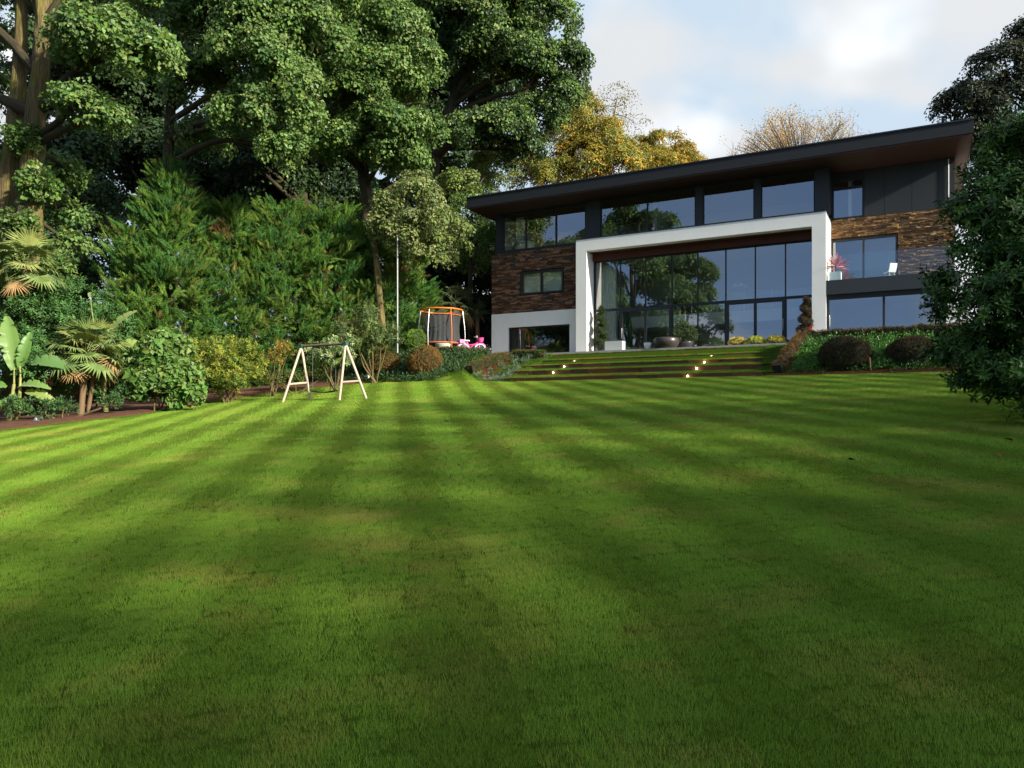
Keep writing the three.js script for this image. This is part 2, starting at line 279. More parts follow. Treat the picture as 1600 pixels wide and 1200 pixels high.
{
  const roof = part('roof', bx(-23.25, 1.95, 13.64, 14.2, 38.0, 51.2), M.fascia, house);
  part('soffit', bx(-23.2, 1.9, 13.57, 13.638, 38.05, 51.1), M.soffitPaint, roof);
  part('roof_edge', merge([bx(-23.29, 1.99, 14.202, 14.26, 37.96, 38.2), bx(-23.29, -23.05, 14.202, 14.26, 38.2, 51.2), bx(1.75, 1.99, 14.202, 14.26, 38.2, 51.2)]), M.anthracite, roof);
  const fl = at(1434, 195, 37.5); part('flue', limb([V(fl.x, 14.1, fl.z), V(fl.x, 15.05, fl.z)], [0.09, 0.09], 10), M.white, roof);
  part('roof_vent', merge([bx(fl.x - 0.75, fl.x - 0.2, 14.2, 14.62, -fl.z - 0.2, -fl.z + 0.3)]), std(lin(0.35, 0.37, 0.38), 0.6), roof);
  part('aerial', limb([V(fl.x - 0.3, 14.2, fl.z), V(fl.x - 0.3, 15.0, fl.z)], [0.015, 0.012], 6), M.white, roof);
}
// stone cladding, laid as thin uneven ledge stones
{
  const shades = [[0.055, 0.030, 0.020], [0.085, 0.042, 0.026], [0.12, 0.058, 0.032], [0.16, 0.085, 0.045], [0.05, 0.042, 0.036], [0.20, 0.115, 0.060], [0.075, 0.06, 0.05], [0.24, 0.15, 0.09]];
  const mats = shades.map(c => std(lin(...c.map((x, i) => x * [1.35, 1.15, 1.05][i])), 0.85, { map: texStone, bumpMap: texStone, bumpScale: 0.01 }));
  const sunWarmed = [[0.26, 0.13, 0.045], [0.34, 0.175, 0.06], [0.18, 0.09, 0.038], [0.40, 0.23, 0.09], [0.13, 0.075, 0.038], [0.28, 0.18, 0.10]].map(c => std(lin(...c), 0.85, { map: texStone, bumpMap: texStone, bumpScale: 0.01 }));  // right-hand stones: grazing sunlight put into warmer, lighter colours
  const variants = [];
  for (let k = 0; k < 6; k++) { // a block with a broken face
    const g = new THREE.BoxGeometry(1, 1, 1, 3, 2, 1), p = g.attributes.position;
    for (let i = 0; i < p.count; i++) { const x = p.getX(i), y = p.getY(i), z = p.getZ(i), h = (a) => hash3(Math.round(x * 7) + k * 31, Math.round(y * 5), a) - 0.5; p.setX(i, x + 0.03 * h(1)); p.setY(i, y * 0.97 + 0.10 * h(2)); if (z > 0) p.setZ(i, z + 0.5 * h(3)); }
    g.computeVertexNormals(); variants.push(g);
  }
  const all = [];
  function clad(u0, u1, y0, y1, holes, set, back = 39.80) {
    let y = y0;
    while (y < y1 - 0.03) {
      let h = rr(0.06, 0.105); if (y + h > y1 - 0.05) h = y1 - y;
      let u = u0;
      while (u < u1 - 0.02) {
        let l = rr(0.2, 0.6); if (u + l > u1 - 0.12) l = u1 - u;
        let a = u, b = u + l, drop = false;
        for (const [p, q, r, s] of holes) if (y + h > r + 0.01 && y < s - 0.01) { if (a >= p - 0.05 && b <= q + 0.05) drop = true; else if (a < p && b > p) b = p; else if (a < q && b > q) a = q; }
        if (!drop && b - a > 0.05) all.push({ a, b, y, h, set, back });
        u += l;
      }
      y += h;
    }
  }
  clad(-22.55, -16.67, 7.625, 11.178, [[-20.66, -17.85, 8.60, 9.99]], mats);
  clad(-3.94, 1.36, 7.95, 11.255, [[-4.2, -0.99, 7.0, 10.28]], sunWarmed, 41.0);
  const sorted = all.map((s, i) => [i, (s.b - s.a) * s.h]).sort((a, b) => b[1] - a[1]);
  const single = new Set(sorted.slice(0, 300).map(x => x[0]));
  const wall = part('stone_wall', bx(-22.50, -16.68, 7.63, 7.66, 39.775, 39.779), mats[0], house); // bedding course that carries the stones
  const rest = new Map();
  all.forEach((s, i) => {
    const mat = pick(s.set), g = pick(variants), depth = rr(0.07, 0.13), m = new THREE.Mesh(g, mat);
    m.name = 'stone'; m.position.set((s.a + s.b) / 2 - house.position.x, s.y + s.h / 2 - house.position.y, -(s.back - depth / 2) - house.position.z); m.scale.set(s.b - s.a - 0.008, s.h - 0.006, depth);
    if (rnd() < 0.5) m.rotation.z = Math.PI;
    shadows(m);
    if (single.has(i)) wall.add(m);
    else { m.updateMatrix(); const q = g.clone().applyMatrix4(m.matrix); if (!rest.has(mat)) rest.set(mat, []); rest.get(mat).push(q); }
  });
  for (const [mat, gs] of rest) { const m = local('small_stones', merge(gs), mat, wall); m.userData.kind = 'stuff'; }
}
// rooms behind the glass
{
  const room = part('floor_slab', merge([bx(-22.3, 1.0, 4.6, 4.97, 40.0, 49.8), bx(-3.9, 1.0, 4.6, 4.97, 38.95, 40.0)]), M.floorInside, house);
  part('floor_slab', merge([bx(-22.04, -4.58, 10.92, 11.17, 40.02, 49.79), bx(-4.57, 1.0, 10.92, 11.17, 41.22, 49.79), bx(-22.3, -16.3, 7.45, 7.62, 40.02, 49.79), bx(-4.1, 1.0, 7.5, 7.9, 41.22, 49.79), bx(-3.9, 1.0, 7.3, 7.5, 39.02, 41.2)]), M.wallInside, house);
  part('inner_wall', merge([bx(-16.3, -16.06, 4.97, 10.9, 40.02, 49.7), bx(-4.3, -4.06, 4.97, 10.9, 40.02, 49.7), bx(-16.05, -4.31, 4.97, 10.9, 47.6, 47.8), bx(-22.0, 1.0, 11.18, 13.55, 45.6, 45.8), bx(-22.2, -16.31, 4.97, 10.9, 45.0, 45.2), bx(-4.05, 1.0, 4.97, 10.9, 45.0, 45.2), bx(-13.2, -13.05, 11.18, 13.55, 41.5, 45.59), bx(-3.2, -3.05, 11.18, 13.55, 41.3, 45.59)]), M.wallInside, house);
  const mez = part('mezzanine', bx(-16.05, -4.31, 6.80, 7.45, 43.6, 47.59), M.white, house);
  for (let k = 0; k < 8; k++) { const m = local('balustrade_pane', new THREE.PlaneGeometry(1.4, 1.0), M.glassClear, mez); m.position.set(-15.3 + k * 1.47 - house.position.x, 7.96 - house.position.y, -43.62 - house.position.z); part('post', bx(-14.58 + k * 1.47, -14.54 + k * 1.47, 7.45, 8.5, 43.60, 43.64), M.white, mez); }
}
// ------------------------------------------------------------------ leaves, sprays, crowns
class Leaves {
  constructor() { this.p = []; this.c = []; }
  tri(a, b, c, col) { for (const q of [a, b, c]) { this.p.push(q.x, q.y, q.z); this.c.push(col[0], col[1], col[2]); } }
  leaf(o, dir, nrm, len, wid, fold, col, droop = 0) {
    const d = dir.clone().normalize(), s = d.clone().cross(nrm).normalize(), n = s.clone().cross(d).normalize();
    const m = o.clone().addScaledVector(d, len * 0.45), tip = o.clone().addScaledVector(d, len).addScaledVector(n, -droop * len);
    const l = m.clone().addScaledVector(s, -wid / 2).addScaledVector(n, fold * wid), r = m.clone().addScaledVector(s, wid / 2).addScaledVector(n, fold * wid);
    this.tri(o, r, tip, col); this.tri(o, tip, l, col);
  }
  long(o, dir, nrm, len, wid, fold, col, droop = 0) { // six-sided leaf for close plants
    const d = dir.clone().normalize(), s = d.clone().cross(nrm).normalize(), n = s.clone().cross(d).normalize();
    const at2 = (t, w, k) => o.clone().addScaledVector(d, len * t).addScaledVector(n, -droop * len * t * t + Math.abs(w) * fold * wid).addScaledVector(s, w * wid);
    const a = at2(0, 0), b = at2(0.28, -0.42), c = at2(0.68, -0.45), t = at2(1, 0), e = at2(0.68, 0.45), f = at2(0.28, 0.42), m = at2(0.5, 0);
    for (const [x, y] of [[a, b], [b, c], [c, t], [t, e], [e, f], [f, a]]) this.tri(m, x, y, col);
  }
  build() { const g = new THREE.BufferGeometry(); g.setAttribute('position', new THREE.Float32BufferAttribute(this.p, 3)); g.setAttribute('color', new THREE.Float32BufferAttribute(this.c, 3)); g.computeVertexNormals(); return g; }
}
const rdir = () => { const z = rr(-1, 1), a = rr(0, 6.2832), r = Math.sqrt(1 - z * z); return V(r * Math.cos(a), z, r * Math.sin(a)); };
const shade = (s = 0.35, hue = 0.12) => { const k = 1 - s / 2 + s * rnd(), h = (rnd() - 0.5) * hue; return [k * (1 + h * 2), k, k * (1 - h)]; };
function sprayBroad(n, R, L, Wd, droopR = 0.35) {
  const g = new Leaves();
  for (let i = 0; i < n; i++) {
    const a = rr(0, 6.2832), r = R * Math.sqrt(rnd()), o = V(Math.cos(a) * r, -droopR * r * r / R + rr(-0.22, 0.12) * R, Math.sin(a) * r);
    const dir = V(Math.cos(a) + rr(-0.8, 0.8), rr(-0.9, 0.1), Math.sin(a) + rr(-0.8, 0.8)), nr = V(rr(-0.7, 0.7) + Math.cos(a) * 0.4, 1, rr(-0.7, 0.7) + Math.sin(a) * 0.4), s = rr(0.65, 1.25);
    g.leaf(o, dir, nr, L * s, Wd * s, rr(0, 0.25), shade(0.45, 0.2), rr(0, 0.3));
  }
  return g.build();
}
function sprayShoot(n, len, L, Wd, spread = 1) {
  const g = new Leaves();
  for (let i = 0; i < n; i++) {
    const t = i / n, a = i * 2.4 + rr(-0.4, 0.4), o = V(0, len * (t - 0.35), 0), up = mix(0.15, 1.0, t), dir = V(Math.cos(a) * spread, up, Math.sin(a) * spread), nr = V(-Math.cos(a) * up, spread, -Math.sin(a) * up), s = rr(0.7, 1.15);
    g.long(o, dir, nr, L * s, Wd * s, 0.25, shade(0.4, 0.14), rr(0.05, 0.35));
  }
  return g.build();
}
function sprayFrond(len, L, n) { // flat feathery conifer spray, along +y, face +z
  const g = new Leaves();
  for (let i = 0; i < n; i++) {
    const t = i / n, side = i % 2 ? 1 : -1, o = V(rr(-0.02, 0.02), t * len - len * 0.3, rr(-0.05, 0.05)), w = (1 - Math.abs(t - 0.35)) * L;
    g.leaf(o, V(side * rr(0.5, 1.0), rr(0.6, 1.1), rr(-0.35, 0.2)), V(rr(-0.4, 0.4), rr(-0.3, 0.3), 1), w * rr(0.7, 1.3), w * 0.24, 0.1, shade(0.4, 0.2), 0.25);
  }
  return g.build();
}
function sprayTiny(n, R, L) {
  const g = new Leaves();
  for (let i = 0; i < n; i++) { const d = rdir(); d.y = Math.abs(d.y) * 1.2; d.normalize(); g.leaf(d.clone().multiplyScalar(R * rr(0.2, 1)), d.clone().add(rdir().multiplyScalar(0.7)), rdir(), L * rr(0.7, 1.3), L * 0.6, 0.2, shade(0.5, 0.15)); }
  return g.build();
}
const sprays = {
  maple: sprayBroad(44, 0.62, 0.165, 0.15), mapleFine: sprayBroad(34, 0.5, 0.135, 0.125), far: sprayBroad(26, 0.85, 0.27, 0.24),
  autumn: sprayBroad(26, 0.6, 0.15, 0.11, 0.1), sparse: sprayBroad(9, 0.7, 0.15, 0.10, 0),
  laurel: sprayShoot(13, 0.34, 0.165, 0.056), shrub: sprayShoot(11, 0.26, 0.11, 0.05, 0.9), fig: sprayBroad(12, 0.34, 0.22, 0.20, 0.3), rhodo: sprayShoot(10, 0.12, 0.16, 0.05, 1.2),
  cypress: sprayFrond(0.8, 0.17, 64), box: sprayTiny(18, 0.085, 0.04), cover: sprayTiny(14, 0.16, 0.085), ivy: sprayBroad(14, 0.25, 0.11, 0.10, 0.2), spiky: sprayShoot(14, 0.06, 0.2, 0.03, 0.8),
};
const leafMat = (t = 0.32, gloss = 0.25) => new THREE.MeshPhysicalMaterial({ color: 0xffffff, vertexColors: true, roughness: 0.92, transmission: t, thickness: 0, ior: 1.35, specularIntensity: 0.4, clearcoat: gloss, clearcoatRoughness: 0.42, side: THREE.DoubleSide });
const LM = { soft: leafMat(0.34, 0.5), glossy: new THREE.MeshPhysicalMaterial({ color: 0xffffff, vertexColors: true, roughness: 0.45, specularIntensity: 0.45, side: THREE.DoubleSide }), dull: leafMat(0.25, 0) };
const Q = new THREE.Quaternion(), Q2 = new THREE.Quaternion(), UPV = V(0, 1, 0), MX = new THREE.Matrix4();
// items: {p, dir, spin, s, c}; places copies of one spray, with the parent's place taken off
function scatter(name, items, geo, mat, parent) {
  const off = V(0, 0, 0); if (parent !== scene) { parent.updateWorldMatrix(true, false); off.setFromMatrixPosition(parent.matrixWorld); }
  const m = new THREE.InstancedMesh(geo, mat, items.length); m.name = name;
  items.forEach((it, i) => { Q.setFromUnitVectors(UPV, it.dir); Q2.setFromAxisAngle(UPV, it.spin); Q.multiply(Q2); MX.compose(it.p.clone().sub(off), Q, V(it.s, it.s, it.s)); m.setMatrixAt(i, MX); m.setColorAt(i, it.c); });
  shadows(m); m.userData.kind = 'stuff'; parent.add(m); return m;
}
const tint = (cols, vary = 0.3) => { const c = pick(cols), k = 1 - vary / 2 + vary * rnd(); return lin(c[0] * k * FOL, c[1] * k * FOL, c[2] * k * FOL); };
const FOL = 1.6; // single leaves are lighter than a crown as a whole
// foliage as clumps on clumps: big lobes carry smaller ones, and the sprays sit on the outer, upper faces of those
function lobed(lobes, o) {
  const items = [];
  for (const L of lobes) {
    const r = L.r, subs = o.subs || 12;
    for (let k = 0; k < subs; k++) {
      const d = rdir(); if (d.y < -0.5) d.y *= -0.6; d.normalize();
      const sr = r * rr(0.22, 0.56), sc = L.c.clone().add(V(d.x * (r - sr * 0.7), d.y * (r - sr * 0.7) * (L.flat || 0.85), d.z * (r - sr * 0.7)));
      const n = Math.max(2, Math.round(sr * sr * 6.3 * o.density));
      for (let i = 0; i < n; i++) {
        const e = rdir().add(d.clone().multiplyScalar(0.55)); e.y += 0.22; e.normalize();
        const rad = sr * (rnd() < 0.13 ? rr(1.0, 1.5) : mix(0.5, 1.08, Math.sqrt(rnd()))), p = sc.clone().add(V(e.x * rad, e.y * rad * 0.8, e.z * rad));
        const dir = e.clone(); dir.y += o.up === undefined ? 0.55 : o.up; dir.add(rdir().multiplyScalar(0.35)).normalize();
        items.push({ p, dir, spin: rr(0, 6.28), s: (o.s || 1) * rr(0.75, 1.25), c: tint(L.cols || o.cols, o.vary || 0.4) });
      }
    }
  }
  return items;
}
const lobe = (px, py, d, rp, flat, cols) => ({ c: at(px, py, d), r: rp / 1200 * d, flat, cols });
// boughs from the trunk to the lobes
function boughs(parent, trunk, r0, lobes, mat, thin = 1) {
  const curve = new THREE.CatmullRomCurve3(trunk);
  for (const L of lobes) {
    const y0 = trunk[0].y, y1 = trunk[trunk.length - 1].y, t = clamp((L.c.y - y0 - L.r * 1.2) / (y1 - y0), 0.12, 0.97), s = curve.getPoint(t), e = L.c.clone();
    const mid = s.clone().lerp(e, 0.5); mid.y += rr(-0.05, 0.16) * s.distanceTo(e); mid.x += rr(-0.3, 0.3); mid.z += rr(-0.3, 0.3);
    const r = Math.min(r0 * (1 - t) * 0.7 + 0.05, 0.035 * s.distanceTo(e) + 0.05) * thin;
    part('branch', limb([s, mid, e], [r, r * 0.7, r * 0.25], 6, 0.3, 7), mat, parent);
    for (let k = 0; k < 3; k++) { const f = mid.clone().lerp(e, rr(0.1, 0.7)), q = L.c.clone().add(rdir().multiplyScalar(L.r * 0.75)); part('branch', limb([f, f.clone().lerp(q, 0.5).add(V(0, 0.15 * L.r, 0)), q], [r * 0.4, r * 0.28, r * 0.1], 5, 0, 5), mat, parent); }
  }
}
function tree(name, label, o) {
  const T = thing(name, o.trunk[0], label, 'tree', o.group);
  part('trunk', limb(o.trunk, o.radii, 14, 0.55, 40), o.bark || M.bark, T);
  for (const st of o.stems || []) part('trunk', limb(st.pts, st.radii, 12, 0.5, 32), o.bark || M.bark, T);
  boughs(T, o.trunk, o.radii[0], o.lobes, o.branchMat || M.barkDark, o.thin || 1);
  scatter('crown', lobed(o.lobes, o), o.spray || sprays.maple, o.mat || LM.soft, T);
  return T;
}
function randomLobes(cx, top, bottom, d, half, rp, n, dd = 3) { const a = []; for (let i = 0; i < n; i++) { const t = rnd(), y = mix(top, bottom, t), w = half * Math.sqrt(Math.max(0.15, 1 - Math.pow(Math.abs(t - 0.45) * 1.7, 2))); a.push(lobe(cx + rr(-w, w), y, d + rr(-dd, dd), rp * rr(0.75, 1.25))); } return a; }
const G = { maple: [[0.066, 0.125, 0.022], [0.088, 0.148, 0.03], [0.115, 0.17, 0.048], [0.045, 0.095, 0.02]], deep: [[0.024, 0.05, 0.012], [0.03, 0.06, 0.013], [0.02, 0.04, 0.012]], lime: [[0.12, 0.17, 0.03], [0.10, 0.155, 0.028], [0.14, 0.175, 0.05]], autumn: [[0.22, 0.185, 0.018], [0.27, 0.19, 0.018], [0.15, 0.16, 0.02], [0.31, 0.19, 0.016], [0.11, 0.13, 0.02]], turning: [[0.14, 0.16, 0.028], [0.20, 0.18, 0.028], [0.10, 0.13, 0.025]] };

// --- woodland on the left
{
  const b = footAt(40, 31);
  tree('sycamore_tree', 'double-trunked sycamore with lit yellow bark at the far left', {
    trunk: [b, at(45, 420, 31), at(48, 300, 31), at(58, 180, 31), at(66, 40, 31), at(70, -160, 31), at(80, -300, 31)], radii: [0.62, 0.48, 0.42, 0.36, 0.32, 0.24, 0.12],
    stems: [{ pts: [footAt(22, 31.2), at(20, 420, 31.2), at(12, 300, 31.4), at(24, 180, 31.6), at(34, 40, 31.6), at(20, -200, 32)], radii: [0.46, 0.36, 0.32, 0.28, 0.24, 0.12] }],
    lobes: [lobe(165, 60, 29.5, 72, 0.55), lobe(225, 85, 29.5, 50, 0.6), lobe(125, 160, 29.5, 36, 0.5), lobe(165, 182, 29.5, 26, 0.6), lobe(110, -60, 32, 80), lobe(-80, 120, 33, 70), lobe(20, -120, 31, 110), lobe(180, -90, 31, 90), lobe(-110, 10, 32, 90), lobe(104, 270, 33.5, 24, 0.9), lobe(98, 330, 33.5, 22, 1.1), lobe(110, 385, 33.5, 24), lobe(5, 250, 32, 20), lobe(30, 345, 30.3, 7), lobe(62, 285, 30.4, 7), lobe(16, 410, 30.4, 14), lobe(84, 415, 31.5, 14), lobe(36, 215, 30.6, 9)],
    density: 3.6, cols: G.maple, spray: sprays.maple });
}
tree('tall_beech_tree', 'tall slender-trunked tree with broad crown left of centre', {
  trunk: [footAt(258, 40), at(258, 420, 40), at(262, 270, 40), at(268, 130, 40), at(278, 30, 40), at(290, -120, 40)], radii: [0.36, 0.3, 0.26, 0.23, 0.2, 0.1], bark: M.barkDark,
  lobes: [lobe(330, 30, 38, 75), lobe(400, 60, 37, 75), lobe(440, 130, 36.5, 60), lobe(390, 170, 37, 55, 0.7), lobe(460, 180, 37, 42, 0.7), lobe(445, 235, 37, 40, 0.6), lobe(480, 60, 38, 65), lobe(320, 130, 39.5, 60, 0.7), lobe(260, -40, 39, 90), lobe(390, -70, 38, 100), lobe(500, -60, 38, 100), lobe(310, 215, 41, 45, 0.6)],
  density: 3.2, cols: G.maple, spray: sprays.maple });
tree('spreading_sycamore_tree', 'spreading sycamore with dark curved trunk above the conifer hedge', {
  trunk: [footAt(575, 45), at(574, 420, 45), at(573, 310, 45), at(566, 250, 45), at(580, 150, 45), at(590, 40, 45), at(590, -90, 45)], radii: [0.5, 0.42, 0.36, 0.34, 0.28, 0.2, 0.1], bark: M.barkDark,
  stems: [{ pts: [at(566, 250, 45), at(520, 232, 44.5), at(480, 246, 44), at(440, 262, 43.5)], radii: [0.26, 0.2, 0.15, 0.08] }],
  lobes: [lobe(545, 60, 42.5, 75), lobe(610, 60, 42, 65), lobe(640, 100, 42, 48), lobe(590, 130, 42, 62), lobe(540, 150, 42, 60), lobe(640, 150, 42.5, 46), lobe(600, 200, 42, 52, 0.7), lobe(655, 205, 42.5, 38, 0.7), lobe(540, 215, 43, 52, 0.7), lobe(620, 240, 42.5, 45, 0.6), lobe(490, 200, 43, 44, 0.6), lobe(600, -40, 43, 90), lobe(690, -70, 43, 90)],
  density: 3.0, cols: G.maple, spray: sprays.maple });
tree('domed_sycamore_tree', 'great domed sycamore with long rising bough beside the sky', {
  trunk: [footAt(672, 54), at(672, 400, 54), at(676, 260, 54), at(700, 180, 54), at(735, 90, 54), at(760, -40, 54)], radii: [0.62, 0.52, 0.46, 0.4, 0.3, 0.14], bark: M.barkDark,
  stems: [{ pts: [at(680, 245, 54), at(715, 210, 53), at(760, 178, 52.5), at(800, 162, 52), at(830, 130, 52), at(862, 90, 52)], radii: [0.36, 0.32, 0.28, 0.22, 0.16, 0.06] }],
  lobes: [lobe(720, 20, 51, 70), lobe(790, 10, 51, 75), lobe(850, 40, 51.5, 55), lobe(872, 95, 51.5, 42), lobe(878, 150, 52, 36), lobe(820, 95, 51, 55), lobe(760, 90, 51.5, 55), lobe(845, 180, 52, 42), lobe(790, 200, 51, 44, 0.7), lobe(745, 200, 51, 42, 0.7), lobe(815, 235, 52.5, 34, 0.7), lobe(705, 100, 53, 50), lobe(890, 125, 52.5, 26), lobe(700, -80, 52, 110), lobe(800, -70, 52, 90)],
  density: 2.7, cols: [...G.maple, ...G.deep], spray: sprays.maple, s: 1.1 });
tree('low_sycamore_tree', 'sunlit pale-leaved sycamore bough drooping beside the house corner', {
  trunk: [footAt(600, 42), at(592, 450, 42), at(586, 325, 42), at(600, 300, 42), at(625, 285, 42)], radii: [0.22, 0.19, 0.15, 0.12, 0.05], bark: M.bark,
  lobes: [lobe(650, 318, 41, 42), lobe(690, 352, 41, 40), lobe(640, 360, 41, 40), lobe(702, 390, 41, 30), lobe(605, 350, 41, 30), lobe(668, 388, 41, 32), lobe(645, 290, 41.5, 26), lobe(610, 318, 41, 22)],
  density: 4.6, cols: [[0.13, 0.165, 0.045], [0.16, 0.185, 0.07], [0.10, 0.145, 0.032]], spray: sprays.mapleFine });
tree('corner_tree', 'green tree tucked behind the left roof corner of the house', {
  trunk: [footAt(735, 50), at(735, 420, 50), at(738, 300, 50)], radii: [0.2, 0.16, 0.06], bark: M.barkDark,
  lobes: [lobe(735, 330, 49, 34), lobe(752, 365, 49, 34), lobe(722, 290, 49.5, 32, 0.8, G.lime), lobe(765, 330, 50, 30), lobe(770, 270, 56, 40, 0.8, G.lime), lobe(740, 400, 50, 30)],
  density: 4, cols: G.maple, spray: sprays.mapleFine });
tree('shade_backdrop_tree', 'added backdrop tree with deep shade put into its near-black leaves, between the conifers and the house', {
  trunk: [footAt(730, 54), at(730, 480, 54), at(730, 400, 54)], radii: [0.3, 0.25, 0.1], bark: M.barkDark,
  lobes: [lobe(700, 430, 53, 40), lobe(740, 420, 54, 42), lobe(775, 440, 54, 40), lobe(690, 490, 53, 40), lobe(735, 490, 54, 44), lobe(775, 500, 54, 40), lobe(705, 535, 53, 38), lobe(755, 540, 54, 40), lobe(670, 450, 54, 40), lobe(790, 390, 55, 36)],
  density: 4.5, cols: [[0.012, 0.022, 0.008], [0.016, 0.028, 0.01]], spray: sprays.maple });  // added tree; its near-black leaves stand in for deep shade
// darker trees further in, against which the sky shows through
const deepLabels = ['dark woodland tree behind the double-trunked sycamore', 'dark woodland tree in the shade behind the tall beech', 'dark woodland tree in the gap left of the spreading sycamore', 'dark woodland tree behind the spreading sycamore', 'dark woodland tree behind the domed sycamore trunk', 'dark woodland tree right behind the top of the conifer hedge'];
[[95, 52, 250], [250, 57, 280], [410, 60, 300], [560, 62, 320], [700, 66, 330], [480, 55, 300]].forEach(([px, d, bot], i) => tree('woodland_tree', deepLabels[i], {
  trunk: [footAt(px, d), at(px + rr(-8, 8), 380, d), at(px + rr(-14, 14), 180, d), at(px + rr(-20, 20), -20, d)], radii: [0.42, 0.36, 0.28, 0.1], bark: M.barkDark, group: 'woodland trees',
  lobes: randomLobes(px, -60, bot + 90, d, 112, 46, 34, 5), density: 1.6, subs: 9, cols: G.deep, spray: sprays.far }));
[[130, 44, 470], [30, 46, 480]].forEach(([px, d], i) => tree('understorey_tree', ['thin dark understorey tree left of the conifer hedge', 'thin dark understorey tree behind the leaning palm crown'][i], {
  trunk: [footAt(px, d), at(px + 4, 420, d), at(px - 6, 300, d)], radii: [0.14, 0.1, 0.04], bark: M.barkDark, lobes: randomLobes(px, 300, 540, d, 75, 36, 14, 2), density: 2.6, subs: 9, cols: G.deep, spray: sprays.maple }));
// --- autumn trees behind the house
tree('golden_tree', 'golden-yellow autumn tree rising behind the roof next to the sycamore', {
  trunk: [footAt(890, 63), at(890, 350, 63), at(895, 230, 63), at(905, 160, 63)], radii: [0.3, 0.25, 0.15, 0.04],
  lobes: [lobe(885, 205, 62, 42), lobe(920, 190, 62, 38), lobe(945, 225, 62, 44), lobe(900, 250, 61, 46), lobe(955, 265, 61, 44), lobe(860, 245, 62, 38), lobe(870, 285, 61, 40, 0.8, G.turning), lobe(830, 275, 62, 36, 0.8, G.turning), lobe(985, 250, 62, 32), lobe(905, 160, 63, 22)],
  density: 4.6, cols: [...G.autumn, ...G.turning], spray: sprays.autumn });
tree('amber_tree', 'amber autumn tree low over the middle of the roof', {
  trunk: [footAt(1035, 66), at(1035, 340, 66), at(1035, 240, 66)], radii: [0.24, 0.2, 0.06],
  lobes: [lobe(1040, 232, 66, 30), lobe(1010, 252, 66, 34), lobe(1065, 245, 66, 26), lobe(1035, 270, 65, 40), lobe(1080, 262, 66, 22), lobe(1000, 225, 66, 16)],
  density: 4.6, cols: G.autumn, spray: sprays.autumn });
tree('thinning_tree', 'half-bare tree with dark twigs against the bright cloud', {
  trunk: [footAt(955, 70), at(955, 320, 70), at(955, 210, 70), at(965, 150, 70)], radii: [0.22, 0.18, 0.1, 0.03],
  lobes: [lobe(955, 155, 70, 28), lobe(980, 165, 70, 24), lobe(935, 165, 70, 22), lobe(995, 195, 70, 22), lobe(965, 195, 70, 30)],
  density: 1.1, cols: [[0.10, 0.10, 0.03], [0.16, 0.13, 0.03]], spray: sprays.sparse, thin: 0.6 });
{ // bare twiggy crown with a few yellow leaves
  const d = 62, b = footAt(1255, d), T = thing('twiggy_tree', b, 'nearly bare twiggy tree with yellow leaves above the roof', 'tree');
  part('trunk', limb([b, at(1255, 380, d), at(1255, 290, d)], [0.3, 0.26, 0.2], 8, 0.2, 6), M.barkDark, T);
  const items = [], geos = [];
  for (let i = 0; i < 120; i++) {
    const a = rr(-1.05, 1.05), top = 176 + 62 * Math.pow(Math.abs(a) / 1.05, 2.2) + rr(0, 26), e = at(1255 + 118 * Math.sin(a) / Math.sin(1.05) + rr(-6, 6), top, d + rr(-5, 5)), s = at(1255 + 14 * a, 290, d + rr(-0.3, 0.3)), m = s.clone().lerp(e, 0.5); m.y += 0.6 * Math.abs(a);
    geos.push(limb([s, m, e], [0.055, 0.035, 0.008], 4, 0, 5));
    for (let k = 0; k < 5; k++) { const f = m.clone().lerp(e, rr(0, 0.95)), q = f.clone().add(V(rr(-0.9, 0.9), rr(0.3, 1.1), rr(-0.7, 0.7))); geos.push(limb([f, q], [0.018, 0.006], 3)); for (let w = 0; w < 2; w++) if (rnd() < (a > -0.5 ? 0.85 : 0.3)) items.push({ p: q.clone().lerp(f, w * 0.5), dir: rdir(), spin: 0, s: rr(0.6, 1.0), c: tint([[0.34, 0.20, 0.03], [0.28, 0.19, 0.04], [0.38, 0.26, 0.06]]) }); }
  }
  const tw = part('twigs', merge(geos), M.twig, T); tw.userData.kind = 'stuff';
  scatter('leaves', items, sprays.sparse, LM.soft, T);
}
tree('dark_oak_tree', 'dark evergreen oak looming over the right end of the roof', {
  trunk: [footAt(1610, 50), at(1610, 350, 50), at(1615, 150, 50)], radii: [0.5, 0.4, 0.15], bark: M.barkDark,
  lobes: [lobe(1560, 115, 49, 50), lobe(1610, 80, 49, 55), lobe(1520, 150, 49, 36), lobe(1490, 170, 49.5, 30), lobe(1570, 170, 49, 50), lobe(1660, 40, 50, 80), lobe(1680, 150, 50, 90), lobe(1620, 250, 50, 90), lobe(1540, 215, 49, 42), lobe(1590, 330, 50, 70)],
  density: 3.2, cols: [[0.013, 0.021, 0.008], [0.018, 0.028, 0.009], [0.010, 0.017, 0.007], [0.03, 0.038, 0.010]], spray: sprays.mapleFine, s: 1.2 });

